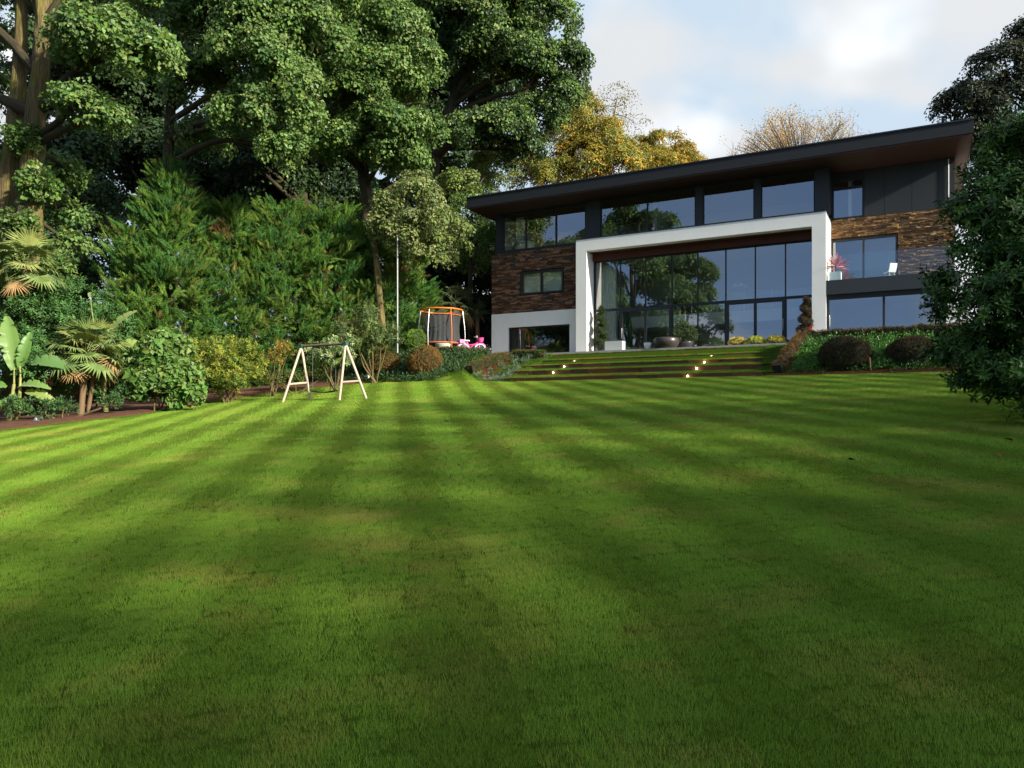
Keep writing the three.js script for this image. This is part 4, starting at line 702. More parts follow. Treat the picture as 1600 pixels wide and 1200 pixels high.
spiral('brown spiral topiary beside the right portal pillar', at(1259, 600, 36.4), 2.2, 0.44, [[0.05, 0.032, 0.014], [0.035, 0.026, 0.012], [0.065, 0.04, 0.018]]);

// ------------------------------------------------------------------ steps of turf and timber
const RISE = [[33.5, 3.25, 3.47, -19.15, -5.9], [34.4, 3.62, 3.86, -18.5, -6.1], [35.3, 3.97, 4.19, -18.2, -6.2], [36.2, 4.29, 4.50, -18.0, -6.1], [37.1, 4.65, 4.86, -17.9, -5.6]];
const steps = thing('garden_steps', V(-11.5, 3.25, -33.5), 'wide turf steps with dark timber risers leading up to the house', 'steps');
{
  const woods = [[0.36, 0.30, 0.22], [0.28, 0.22, 0.15], [0.46, 0.36, 0.25], [0.22, 0.19, 0.14]].map(c => std(lin(...c), 0.9, { map: repeat(texWood, 0.9, 2.5), bumpMap: repeat(texWood, 0.9, 2.5), bumpScale: 0.02 }));
  for (let k = 0; k < RISE.length; k++) {
    const [v, y0, y1, ul, ur] = RISE[k]; let u = ul;
    while (u < ur - 0.05) { let l = rr(0.9, 1.5); if (u + l > ur - 0.5) l = ur - u; part('sleeper', bx(u + 0.006, u + l - 0.006, y0 - 0.15, y1 + rr(-0.02, 0.015), v + rr(-0.02, 0.02), v + 0.14), pick(woods), steps); u += l; }
    const nx = RISE[k + 1], v1 = nx ? nx[0] + 0.02 : 37.6, ye = nx ? nx[1] + 0.02 : TERRACE + 0.02, g = new THREE.PlaneGeometry(ur - ul + 1.2, Math.hypot(v1 - v - 0.1, ye - y1), 24, 3);
    g.rotateX(-Math.PI / 2); g.rotateX(Math.atan2(ye - y1, v1 - v - 0.1)); g.translate((ul + ur) / 2, (y1 + ye) / 2 - 0.01, -(v + 0.1 + v1) / 2); part('tread', g, matLawnSheet, steps);
  }
}
// board along the foot of the right bank, and a stake
{
  const e = thing('bank_edging', V(-5.0, 3.28, -33.5), 'timber edging board along the foot of the right bank', 'edging'), woods = [std(lin(0.5, 0.44, 0.36), 0.9, { map: repeat(texWood, 0.9, 2.5) }), std(lin(0.32, 0.27, 0.2), 0.9, { map: repeat(texWood, 0.9, 2.5) })];
  let u = -5.6; for (const l of [2.4, 1.9, 2.6, 2.2, 2.4]) { part('board', bx(u + 0.01, u + l - 0.01, 3.05, 3.40 + rr(-0.02, 0.01), 33.42 + rr(-0.02, 0.02), 33.47), pick(woods), e); u += l; }
  const p = at(1361, 585, 30.4); const s = thing('garden_stake', V(p.x, H(p.x, -p.z), p.z), 'short leaning wooden stake beside the nearer dark ball', 'stake'); part('post', limb([V(p.x, s.position.y - 0.2, p.z), V(p.x - 0.05, s.position.y + 0.62, p.z)], [0.03, 0.025], 6), M.wood, s);
}
// lights let into the risers
const lampGlow = new THREE.MeshStandardMaterial({ color: 0x000000, emissive: new THREE.Color(1.0, 0.72, 0.42), emissiveIntensity: 5 });
[[912, 4, 'top of the left row'], [898, 3, 'second of the left row'], [882, 2, 'third of the left row'], [865, 1, 'lowest of the left row'], [1124, 4, 'top of the right row'], [1112, 3, 'second of the right row'], [1101, 2, 'third of the right row'], [1089, 1, 'fourth of the right row'], [1075, 0, 'lowest of the right row']].forEach(([px, k, where]) => {
  const [v, y0, y1] = RISE[k], r = (px - 800) / 1200, d = v / (CS + SN * r), u = d * (CS * r - SN), y = mix(y0, y1, 0.5), L = thing('step_light', V(u, y, -v + 0.02), `small glowing round lamp in a step riser, ${where}`, 'light', 'lights in the step risers');
  local('bezel', new THREE.TorusGeometry(0.046, 0.010, 8, 20).translate(0, 0, 0.012), std(lin(0.5, 0.5, 0.5), 0.3, { metalness: 0.9 }), L);
  local('lamp_lens', new THREE.SphereGeometry(0.042, 14, 8).scale(1, 1, 0.45), lampGlow, L);
  const pl = new THREE.PointLight(new THREE.Color(1.0, 0.72, 0.42), 0.16, 0, 2); pl.position.set(0, 0, 0.07); pl.castShadow = true; L.add(pl);
});
// ------------------------------------------------------------------ play things
{
  const A = groundHit(441, 629), B = groundHit(485, 625), Cc = groundHit(530, 626), D = groundHit(573, 623), d = (depthOf(A) + depthOf(D)) / 2;
  const tl = at(471, 541, depthOf(A) + 0.5), tr = at(540, 537, depthOf(Cc) + 0.3), pole = std(lin(0.52, 0.43, 0.33), 0.8, { map: repeat(texWood, 2, 0.5) }), dark = std(lin(0.16, 0.12, 0.07), 0.85);
  pole.map = repeat(texPole, 2, 0.5); pole.color = lin(1, 1, 1);
  const base = A.clone().add(D).multiplyScalar(0.5); base.y = Math.min(A.y, D.y);
  const S = thing('swing_frame', base, 'wooden A-frame garden swing at the edge of the lawn', 'swing');
  const legs = (top, f, b) => { for (const p of [f, b]) part('leg', limb([p.clone().add(V(0, -0.05, 0)), top.clone().lerp(p, -0.03)], [0.05, 0.05], 10), pole, S); const q = top.clone().lerp(f, 0.68), w = top.clone().lerp(b, 0.68); part('crossbar', limb([q, w], [0.045, 0.045], 8), pole, S); part('bracket', new THREE.BoxGeometry(0.16, 0.14, 0.16).translate(top.x, top.y, top.z), std(lin(0.03, 0.10, 0.10), 0.5), S); };
  legs(tl, A, B); legs(tr, Cc, D);
  part('beam', limb([tl.clone().lerp(tr, -0.03), tr.clone().lerp(tl, -0.03)], [0.055, 0.055], 10), dark, S);
  const rope = std(lin(0.12, 0.11, 0.09), 0.9), r0 = tl.clone().lerp(tr, 0.26), r1 = tl.clone().lerp(tr, 0.78), drop = tl.y - base.y - 0.45;
  for (const r of [r0, r1]) part('rope', limb([r, r.clone().add(V(0, -drop, 0))], [0.012, 0.012], 6), rope, S);
  const s0 = r0.clone().add(V(0, -drop, 0)), s1 = r1.clone().add(V(0, -drop, 0)), sd = s1.clone().sub(s0).normalize(), sn = V(sd.z, 0, -sd.x), pts = [];
  const seat = new THREE.BoxGeometry(s0.distanceTo(s1) + 0.1, 0.035, 0.22, 8, 1, 1), pp = seat.attributes.position; for (let i = 0; i < pp.count; i++) pp.setY(i, pp.getY(i) - 0.06 * (1 - Math.pow(pp.getX(i) / 0.6, 2))); seat.computeVertexNormals();
  seat.rotateY(Math.atan2(-sd.z, sd.x)); const mid = s0.clone().add(s1).multiplyScalar(0.5); seat.translate(mid.x, mid.y + 0.02, mid.z); part('seat', seat, std(lin(0.015, 0.015, 0.017), 0.5), S);
}
{ // trampoline with sagging safety net
  const c = at(690, 560, 42.8); c.y = TERRACE; const T = thing('trampoline', c, 'round trampoline with orange top ring and grey safety net', 'trampoline');
  const orange = std(lin(0.75, 0.17, 0.02), 0.5), steel = std(lin(0.62, 0.62, 0.64), 0.35, { metalness: 0.6 }), net = new THREE.MeshStandardMaterial({ color: lin(0.045, 0.047, 0.05), roughness: 0.9, transparent: true, opacity: 0.74, side: THREE.DoubleSide });
  const R = 1.12, top = 2.52, deck = 0.62; // outer poles stand on the deck ring
  local('top_ring', new THREE.TorusGeometry(R * 1.04, 0.045, 8, 48).rotateX(Math.PI / 2).translate(0, top, 0), orange, T);
  local('deck_ring', new THREE.TorusGeometry(R, 0.05, 8, 48).rotateX(Math.PI / 2).translate(0, deck, 0), std(lin(0.02, 0.02, 0.022), 0.6), T);
  local('mat', new THREE.CylinderGeometry(R * 0.96, R * 0.96, 0.02, 40).translate(0, deck, 0), std(lin(0.012, 0.012, 0.013), 0.8), T);
  local('pad', new THREE.TorusGeometry(R * 0.97, 0.09, 6, 48).rotateX(Math.PI / 2).scale(1, 0.4, 1).translate(0, deck + 0.05, 0), orange, T);
  for (let k = 0; k < 6; k++) {
    const a = k * Math.PI / 3 + 0.55, q = (r, y) => V(Math.cos(a) * r, y, Math.sin(a) * r);
    local('pole', limb([q(R * 1.12, 0), q(R * 1.15, deck), q(R * 1.16, deck + 0.7), q(R * 1.04, top)], [0.024, 0.024, 0.022, 0.022], 8, 0, 10), k === 0 ? orange : steel, T);
  }
  const pos = [], idx = [], n = 72, m = 12;
  for (let j = 0; j <= m; j++) for (let i = 0; i <= n; i++) { const a = i / n * 6.2832, t = j / m, y = mix(deck, top - 0.1 - 0.22 * Math.pow(Math.sin(a * 3), 2) * (0.5 + 0.5 * Math.sin(a + 1)), t), r = R * (0.95 - 0.10 * Math.sin(t * Math.PI)) + 0.045 * Math.sin(a * 23 + Math.sin(t * 3) * 1.2) * (1 - t * 0.5); pos.push(Math.cos(a) * r, y, Math.sin(a) * r); }
  for (let j = 0; j < m; j++) for (let i = 0; i < n; i++) { const a = j * (n + 1) + i, b = a + n + 1; idx.push(a, b, a + 1, b, b + 1, a + 1); }
  const g = new THREE.BufferGeometry(); g.setAttribute('position', new THREE.Float32BufferAttribute(pos, 3)); g.setIndex(idx); g.computeVertexNormals(); local('net', g, net, T);
  local('lower_hoop', new THREE.TorusGeometry(R * 0.96, 0.018, 6, 48).rotateX(Math.PI / 2).translate(0, top - 0.3, 0), orange, T);
}
{ // child's bicycle
  const c = at(737, 552, 42.4); c.y = TERRACE; const B = thing('child_bicycle', c, 'small pink and white child bicycle beside the trampoline', 'bicycle'); B.rotation.y = 0.75; B.scale.setScalar(1.3);
  const pink = std(lin(0.80, 0.07, 0.30), 0.4), wht = std(lin(0.8, 0.78, 0.8), 0.5), dk = std(lin(0.02, 0.02, 0.02), 0.7);
  for (const x of [-0.36, 0.36]) { const w = local('wheel', new THREE.TorusGeometry(0.215, 0.012, 8, 28).translate(x, 0.25, 0), wht, B); local('tyre', new THREE.TorusGeometry(0.235, 0.028, 8, 28).translate(x, 0.25, 0), wht, w); const sp = []; for (let k = 0; k < 8; k++) { const a = k * Math.PI / 8; sp.push(limb([V(x + Math.cos(a) * 0.21, 0.25 + Math.sin(a) * 0.21, 0), V(x - Math.cos(a) * 0.21, 0.25 - Math.sin(a) * 0.21, 0)], [0.004, 0.004], 4)); } local('spokes', merge(sp), wht, w); local('mudguard', new THREE.TorusGeometry(0.275, 0.035, 6, 18, 1.9).rotateZ(x > 0 ? 0.5 : 0.75).translate(x, 0.25, 0), pink, B); }
  const tube = (a, b, r = 0.024) => limb([a, b], [r, r], 8);
  local('frame', merge([tube(V(0.26, 0.55, 0), V(-0.1, 0.30, 0)), tube(V(-0.1, 0.30, 0), V(-0.2, 0.58, 0)), tube(V(-0.1, 0.30, 0), V(-0.36, 0.25, 0), 0.016), tube(V(0.26, 0.50, 0), V(-0.15, 0.42, 0)), tube(V(-0.19, 0.5, 0), V(-0.36, 0.25, 0), 0.014)]), pink, B);
  local('fork', merge([tube(V(0.25, 0.72, 0), V(0.36, 0.25, 0.03), 0.018), tube(V(0.28, 0.5, 0), V(0.36, 0.25, -0.03), 0.018)]), pink, B);
  local('handlebar', limb([V(0.16, 0.80, 0.26), V(0.22, 0.80, 0.1), V(0.25, 0.73, 0), V(0.22, 0.80, -0.1), V(0.16, 0.80, -0.26)], [0.02, 0.016, 0.016, 0.016, 0.02], 8, 0, 14), wht, B);
  local('front_basket', new THREE.CylinderGeometry(0.15, 0.11, 0.18, 14, 1, false).translate(0.38, 0.66, 0), pink, B);
  const st = new THREE.SphereGeometry(0.13, 14, 8); st.scale(1.1, 0.32, 0.75); st.translate(-0.22, 0.61, 0); local('saddle', st, wht, B);
  local('rear_seat', new THREE.BoxGeometry(0.2, 0.16, 0.18).translate(-0.42, 0.58, 0), std(lin(0.75, 0.25, 0.5), 0.5), B);
  local('stabiliser', new THREE.TorusGeometry(0.06, 0.02, 6, 16).translate(-0.36, 0.08, 0.16), dk, B); local('crank', limb([V(-0.1, 0.3, 0.06), V(0.0, 0.22, 0.07), V(0.0, 0.22, 0.14)], [0.012, 0.012, 0.02], 6), dk, B);
}
// ------------------------------------------------------------------ pots, lamps and small things
const lathe = (pts, n = 28) => new THREE.LatheGeometry(pts.map(p => new THREE.Vector2(...p)), n);
const onTerrace = (px, d) => { const p = at(px, 600, d); p.y = TERRACE + 0.03; return p; };
{
  const b = thing('bowl_planter', onTerrace(1041, 38.6), 'wide dark bowl planter on the terrace in front of the hall', 'planter');
  local('bowl', lathe([[0, 0], [0.42, 0], [0.60, 0.16], [0.66, 0.34], [0.62, 0.50], [0.57, 0.55], [0.52, 0.53], [0.56, 0.40], [0.5, 0.3], [0, 0.3]], 40), std(lin(0.045, 0.036, 0.032), 0.35), b);
  const s = thing('small_pot', onTerrace(1012, 38.9), 'small white pot left of the dark bowl planter', 'pot'); local('pot', lathe([[0, 0], [0.13, 0], [0.19, 0.2], [0.2, 0.32], [0.17, 0.32], [0.16, 0.22], [0, 0.2]]), M.white, s);
  const p = thing('potted_shrub', onTerrace(1071, 38.9), 'round leafy plant in a dark pot right of the bowl planter', 'potted plant'); local('pot', lathe([[0, 0], [0.22, 0], [0.38, 0.26], [0.40, 0.36], [0.36, 0.36], [0.33, 0.26], [0, 0.24]]), std(lin(0.04, 0.04, 0.05), 0.4), p);
  const c = p.position.clone().add(V(-0.05, 0.75, 0)); scatter('foliage', lobed([{ c, r: 0.48 }, { c: c.clone().add(V(-0.1, 0.35, 0)), r: 0.28 }], { density: 40, subs: 9, cols: [[0.03, 0.05, 0.015], [0.045, 0.07, 0.02]] }), sprays.cover, LM.soft, p);
  const q = thing('white_planter', onTerrace(961, 40.0), 'white box planter between spiral topiary and hall doors', 'planter'); local('box', merge([new THREE.BoxGeometry(0.95, 0.5, 0.05).translate(0, 0.25, 0.22), new THREE.BoxGeometry(0.95, 0.5, 0.05).translate(0, 0.25, -0.22), new THREE.BoxGeometry(0.05, 0.5, 0.39).translate(0.45, 0.25, 0), new THREE.BoxGeometry(0.05, 0.5, 0.39).translate(-0.45, 0.25, 0)]), std(lin(0.5, 0.51, 0.5), 0.6), q); local('soil', new THREE.BoxGeometry(0.84, 0.04, 0.38).translate(0, 0.42, 0), std(lin(0.03, 0.022, 0.016), 1), q);
}
[[1152, 37.9, 'yellow chrysanthemum clump, first of three before the right doors', [[0.52, 0.40, 0.05], [0.42, 0.33, 0.05], [0.62, 0.48, 0.10]]], [1181, 37.4, 'greenish-yellow chrysanthemum clump, middle of three before the right doors', [[0.34, 0.36, 0.05], [0.20, 0.24, 0.04], [0.45, 0.44, 0.06]]], [1212, 37.0, 'yellow chrysanthemum clump, last of three before the right doors', [[0.46, 0.36, 0.05], [0.22, 0.19, 0.04], [0.36, 0.34, 0.06]]]].forEach(([px, d, label, cols]) => {
  const o = thing('chrysanthemum', onTerrace(px, d), label, 'flowers', 'chrysanthemums in pots'); local('pot', lathe([[0, 0], [0.17, 0], [0.23, 0.2], [0.2, 0.2], [0, 0.17]]), std(lin(0.06, 0.045, 0.04), 0.6), o);
  const items = []; for (let i = 0; i < 420; i++) { const dd = rdir(); dd.y = Math.abs(dd.y); items.push({ p: o.position.clone().add(V(dd.x * 0.42, 0.18 + dd.y * 0.30, dd.z * 0.42).multiplyScalar(rr(0.85, 1.05))), dir: dd, spin: rr(0, 6), s: 0.75, c: rnd() < 0.62 ? tint(cols) : tint([[0.05, 0.09, 0.02]]) }); } scatter('blooms', items, sprays.box, LM.dull, o);
});
{ // balcony: red spiky plant in a white box pot, white chair
  const b = at(1309, 434, 36.3); b.y = 7.942; b.x = -3.58; b.z = -39.1; const o = thing('red_cordyline', b, 'pink-red spiky cordyline in a white cube pot on the balcony', 'potted plant');
  local('pot', merge([new THREE.BoxGeometry(0.5, 0.42, 0.04).translate(0, 0.21, 0.23), new THREE.BoxGeometry(0.5, 0.42, 0.04).translate(0, 0.21, -0.23), new THREE.BoxGeometry(0.04, 0.42, 0.42).translate(0.23, 0.21, 0), new THREE.BoxGeometry(0.04, 0.42, 0.42).translate(-0.23, 0.21, 0), new THREE.BoxGeometry(0.42, 0.02, 0.42).translate(0, 0.36, 0)]), M.white, o);
  local('stem', limb([V(0, 0.35, 0), V(0, 0.75, 0)], [0.03, 0.025], 6), M.barkDark, o);
  const red = [[0.55, 0.10, 0.12], [0.65, 0.24, 0.24], [0.40, 0.06, 0.08], [0.70, 0.38, 0.34]].map(c => new THREE.MeshPhysicalMaterial({ color: lin(...c), roughness: 0.9, transmission: 0.3, thickness: 0, side: THREE.DoubleSide }));
  const L = new Leaves(); L.long(V(0, 0, 0), V(0, 1, 0), V(0, 0, 1), 0.62, 0.05, 0.3, [1, 1, 1], 0.35); const lg = L.build(); lg.deleteAttribute('color');
  for (let i = 0; i < 58; i++) { const d = rdir(); d.y = Math.abs(d.y) * 1.1 - 0.25; d.normalize(); const f = local('leaf', lg, pick(red), o); f.position.set(0, 0.72, 0); f.quaternion.setFromUnitVectors(UPV, d); f.rotateY(rr(0, 6.28)); f.scale.setScalar(rr(0.8, 1.1)); }
  const c = thing('white_chair', V(-1.3, 7.942, -39.7), 'white moulded chair behind the balcony glass', 'chair'); c.rotation.y = -0.9; c.scale.setScalar(0.75);
  const w = std(lin(0.75, 0.77, 0.77), 0.35), sh = new THREE.Shape(); sh.moveTo(-0.26, 0.40); sh.quadraticCurveTo(0, 0.36, 0.2, 0.42); sh.quadraticCurveTo(0.3, 0.62, 0.36, 0.92); sh.lineTo(0.33, 0.93); sh.quadraticCurveTo(0.25, 0.62, 0.17, 0.46); sh.quadraticCurveTo(0, 0.40, -0.26, 0.43);
  local('seat_shell', new THREE.ExtrudeGeometry(sh, { depth: 0.46, bevelEnabled: true, bevelSize: 0.015, bevelThickness: 0.02, bevelSegments: 2 }).translate(0, 0, -0.23), w, c);
  for (const [x, z] of [[-0.2, -0.2], [-0.2, 0.2], [0.2, -0.2], [0.2, 0.2]]) local('leg', limb([V(x * 0.8, 0.4, z * 0.8), V(x * 1.15, 0, z * 1.15)], [0.016, 0.012], 6), w, c);
}
{ // slender white pole in front of the conifers
  const p = footAt(621, 40.5), t = at(621, 322, 40.5), o = thing('white_pole', p, 'slender tall white pole in front of the conifers', 'pole'); part('shaft', limb([p.clone().add(V(0, -0.1, 0)), t], [0.045, 0.03], 10), std(lin(0.42, 0.43, 0.43), 0.6), o); part('finial', new THREE.SphereGeometry(0.07, 12, 8).translate(t.x, t.y + 0.03, t.z), M.white, o); part('base', new THREE.CylinderGeometry(0.12, 0.14, 0.16, 14).translate(p.x, p.y + 0.06, p.z), M.white, o);
}
{ const p = groundHit(55, 664).add(V(0, 0, 0)), o = thing('garden_spotlight', p, 'small grey garden spotlight on the bed edge by the banana', 'spotlight'), gm = std(lin(0.35, 0.37, 0.4), 0.4, { metalness: 0.5 }); local('spike', limb([V(0, -0.1, 0), V(0, 0.12, 0)], [0.014, 0.014], 6), gm, o); local('housing', limb([V(-0.06, 0.10, 0.02), V(0.04, 0.17, 0), V(0.1, 0.21, -0.02)], [0.05, 0.065, 0.08], 12), gm, o); local('lens', new THREE.CylinderGeometry(0.07, 0.07, 0.01, 14).rotateZ(-1.0).translate(0.105, 0.213, -0.02), M.glassDark, o); }
{ const p = groundHit(575, 596), o = thing('edge_lamp', p, 'small white lantern at the lawn edge right of the swing', 'lantern'); local('post', limb([V(0, -0.08, 0), V(0, 0.14, 0)], [0.03, 0.03], 8), M.white, o); local('head', lathe([[0, 0.12], [0.09, 0.13], [0.12, 0.2], [0.09, 0.28], [0, 0.31]], 14), M.white, o); }
{ const p = at(692, 555, 41.6); p.y = TERRACE; const o = thing('stone_trough', p, 'low pale round stone tub in front of the trampoline', 'tub'); local('tub', lathe([[0, 0], [0.36, 0], [0.40, 0.46], [0.42, 0.5], [0.42, 0.56], [0.36, 0.56], [0.33, 0.44], [0, 0.42]], 26), std(lin(0.42, 0.40, 0.34), 0.9), o);
  const q = at(655, 556, 41.4); q.y = TERRACE; const r = thing('stone_bowl', q, 'small pale stone bowl under the bright green ball', 'bowl'); local('bowl', lathe([[0, 0], [0.15, 0], [0.18, 0.2], [0.26, 0.36], [0.24, 0.38], [0.15, 0.26], [0, 0.24]], 22), std(lin(0.45, 0.43, 0.38), 0.9), r); }
{ // red flowers in the bed beside the right pillar
  const p = ground(-4.35, 36.7), o = thing('red_flowers', p, 'small clump of red flowers at the foot of the right pillar', 'flowers'), items = []; for (let i = 0; i < 9; i++) items.push({ p: p.clone().add(V(rr(-0.1, 0.1), rr(0.48, 0.7), rr(-0.1, 0.1))), dir: rdir(), spin: 0, s: 0.6, c: tint([[0.5, 0.02, 0.03]]) }); for (let i = 0; i < 5; i++) part('stem', limb([p.clone(), p.clone().add(V(rr(-0.12, 0.12), 0.6, rr(-0.08, 0.08)))], [0.008, 0.005], 4), std(lin(0.05, 0.09, 0.02), 0.8), o); scatter('blooms', items, sprays.box, LM.dull, o);
}
// fallen leaves lying about on the grass
{
  const L = new Leaves(); L.long(V(0, 0, -0.06), V(0, 0, 1), V(0, 1, 0), 0.13, 0.08, 0.4, [1, 1, 1], 0.1); const g = L.build(), mats = [[0.05, 0.03, 0.02], [0.16, 0.09, 0.03], [0.10, 0.07, 0.025]].map(c => new THREE.MeshPhysicalMaterial({ color: lin(...c), roughness: 1, specularIntensity: 0, side: THREE.DoubleSide })); g.deleteAttribute('color');
  const where = ['on the lawn right of centre', 'on the shaded lawn near the laurel', 'on the lawn in front of the steps', 'on the lawn below the swing', 'under the laurel branches'];
  [[1331, 722, 1.1], [1575, 690, 1.2], [698, 660, 1.3], [530, 710, 1], [1560, 715, 1]].forEach(([px, py, s], i) => { const p = groundHit(px, py), m = shadows(new THREE.Mesh(g, mats[i % 3])); m.name = numbered('fallen_leaf'); m.position.copy(p).add(V(0, 0.035, 0)); m.rotation.set(rr(-0.3, 0.3), rr(0, 6), rr(-0.3, 0.3)); m.scale.setScalar(s); scene.add(m); tag(m, `dry brown fallen leaf lying ${where[i]}`, 'leaf', 'fallen leaves'); });
}
// ------------------------------------------------------------------ things seen through the glass
{
  const cur = (u0, u1, y0, y1, v, label) => { const n = 40, pos = [], idx = []; for (let i = 0; i <= n; i++) for (const y of [y0, y1]) pos.push(mix(u0, u1, i / n), y, -v + 0.05 * Math.sin(i * 1.25)); for (let i = 0; i < n; i++) { const a = i * 2; idx.push(a, a + 2, a + 1, a + 1, a + 2, a + 3); } const g = new THREE.BufferGeometry(); g.setAttribute('position', new THREE.Float32BufferAttribute(pos, 3)); g.setIndex(idx); g.computeVertexNormals(); g.translate(-(u0 + u1) / 2, -y0, v); const m = shadows(new THREE.Mesh(g, std(lin(0.66, 0.68, 0.64), 0.9, { side: THREE.DoubleSide }))); m.name = numbered('curtain'); m.position.set((u0 + u1) / 2, y0, -v); scene.add(m); tag(m, label, 'curtain', 'curtains'); };
  cur(-15.85, -14.95, 4.98, 10.0, 40.3, 'pale full-height curtain at the left end of the hall window'); cur(-21.3, -20.8, 11.2, 13.4, 40.5, 'pale curtain in the upper left corner window');
  const wh = std(lin(0.7, 0.69, 0.64), 0.7);
  const a = thing('armchair', V(-20.9, 11.172, -40.9), 'cream curved armchair inside the upper left window', 'armchair'); local('shell', lathe([[0, 0.1], [0.45, 0.12], [0.55, 0.35], [0.56, 0.62], [0.5, 0.6], [0.42, 0.42], [0, 0.4]], 26), wh, a); local('back', new THREE.TorusGeometry(0.5, 0.09, 8, 24, 2.6).rotateX(Math.PI / 2).rotateY(0.3).translate(0, 0.72, 0), wh, a);
  const r = thing('ring_sculpture', V(-13.3, 11.172, -40.6), 'tall metal ring sculpture behind the upper window', 'sculpture'), br = std(lin(0.6, 0.5, 0.38), 0.3, { metalness: 0.7 }); local('large_ring', new THREE.TorusGeometry(0.42, 0.022, 8, 40).rotateY(0.5).translate(0, 0.75, 0), br, r); local('small_ring', new THREE.TorusGeometry(0.26, 0.018, 8, 36).rotateY(-0.4).translate(0.18, 0.62, 0), br, r); local('base', new THREE.BoxGeometry(0.5, 0.34, 0.25).translate(0, 0.17, 0), wh, r);
  const pl = thing('indoor_cactus', V(-14.75, 4.98, -41.2), 'tall dark columnar plant inside the hall window', 'indoor plant'); local('pot', lathe([[0, 0], [0.25, 0], [0.32, 0.5], [0.28, 0.5], [0, 0.45]]), wh, pl);
  const gm = std(lin(0.03, 0.075, 0.03), 0.6); for (const [x, z, h, w] of [[0, 0, 3.6, 0.2], [0.3, 0.1, 2.2, 0.16], [-0.25, 0.05, 2.6, 0.15], [0.5, -0.1, 1.4, 0.14]]) local('column', limb([V(x * 0.4, 0.4, z), V(x, 0.9, z), V(x, h * 0.7, z), V(x, h, z)], [w * 0.7, w, w, w * 0.35], 10, 0.25, 10), gm, pl);
  const f = thing('fireplace', V(-13.0, 4.98, -46.6), 'grey stone fireplace block in the hall', 'fireplace'); local('block', new THREE.BoxGeometry(2.2, 1.15, 0.9).translate(0, 0.575, 0), std(lin(0.16, 0.155, 0.15), 0.8), f); local('mantel', new THREE.BoxGeometry(2.4, 0.12, 1.0).translate(0, 1.21, 0), wh, f);
  const tv = thing('wall_screen', V(-12.9, 7.9, -47.55), 'dark wall screen above the fireplace', 'screen'); local('panel', new THREE.BoxGeometry(1.7, 1.0, 0.06).translate(0, 0.5, 0), std(lin(0.006, 0.006, 0.007), 0.25), tv); local('bezel', merge([new THREE.BoxGeometry(1.78, 0.04, 0.08).translate(0, 1.02, 0), new THREE.BoxGeometry(1.78, 0.04, 0.08).translate(0, -0.02, 0)]), M.anthracite, tv);
  const so = thing('sofa', V(-7.6, 4.98, -43.0), 'pale sofa inside the hall behind the right doors', 'sofa'); local('seat', new THREE.BoxGeometry(2.4, 0.42, 0.9).translate(0, 0.21, 0), wh, so); local('backrest', new THREE.BoxGeometry(2.4, 0.4, 0.24).translate(0, 0.62, -0.33), wh, so); for (const x of [-1.1, 1.1]) local('armrest', new THREE.BoxGeometry(0.2, 0.22, 0.9).translate(x, 0.53, 0), wh, so);
  const ch = thing('pendant_cluster', V(-8.6, 8.6, -42.2), 'pale hanging pendant cluster in the hall', 'pendant'); local('cable', limb([V(0, 0, 0), V(0, 2.32, 0)], [0.01, 0.01], 5), M.anthracite, ch); for (let k = 0; k < 5; k++) local('shade', lathe([[0.02, 0.2], [0.1, 0.12], [0.16, 0], [0.15, 0], [0.02, 0.17]], 16).translate(Math.cos(k * 1.26) * 0.3, rr(-0.2, 0.1), Math.sin(k * 1.26) * 0.3), wh, ch);
}
// ------------------------------------------------------------------ grass
// a patch of leaning blades; `n` blades over a square of side S
function grassPatch(n, S, h, w, lean, wild) {
  const p = [], c = [];
  for (let i = 0; i < n; i++) {
    const x = rr(-S, S) * 0.7, z = rr(-S, S) * 0.7, hh = h * rr(0.6, 1.25), a = rr(0, 6.2832), dx = Math.cos(a) * w * rr(0.7, 1.3), dz = Math.sin(a) * w, la = lean * rr(0.5, 1.4), ra = rr(0, 6.2832), wl = wild * rnd();
    const tx = x + Math.cos(ra) * wl * hh, tz = z + (la + Math.sin(ra) * wl) * hh, k = rr(0.72, 1.3), y = rr(0, 1) < 0.09, col = y ? [k * 2.0, k * 1.35, k * 1.3] : [k * rr(0.85, 1.2), k, k * rr(0.8, 1.1)];
    p.push(x - dx, -0.01, z - dz, x + dx, -0.01, z + dz, tx, hh, tz); for (let q = 0; q < 3; q++) c.push(...col);
  }
  const g = new THREE.BufferGeometry(); g.setAttribute('position', new THREE.Float32BufferAttribute(p, 3)); g.setAttribute('color', new THREE.Float32BufferAttribute(c, 3)); g.computeVertexNormals(); return g;
}
const grassMat = new THREE.MeshPhysicalMaterial({ color: 0xffffff, vertexColors: true, roughness: 0.9, transmission: 0.4, thickness: 0, ior: 1.3, specularIntensity: 0.25, side: THREE.DoubleSide });
const CELL = 0.24, STRIPE = V(-0.598, 0, -0.801); // the way the mower went
const patches = [[1150, 0.020, 0.0013, 0.26, 0.8], [1150, 0.020, 0.0013, 0.26, 0.8], [430, 0.027, 0.0026, 0.55, 0.55], [160, 0.038, 0.0062, 0.70, 0.45]].map(([n, h, w, lean, wild]) => grassPatch(n, CELL, h, w, lean, wild));
const lists = [[], [], [], []], yawS = Math.atan2(STRIPE.x, STRIPE.z);
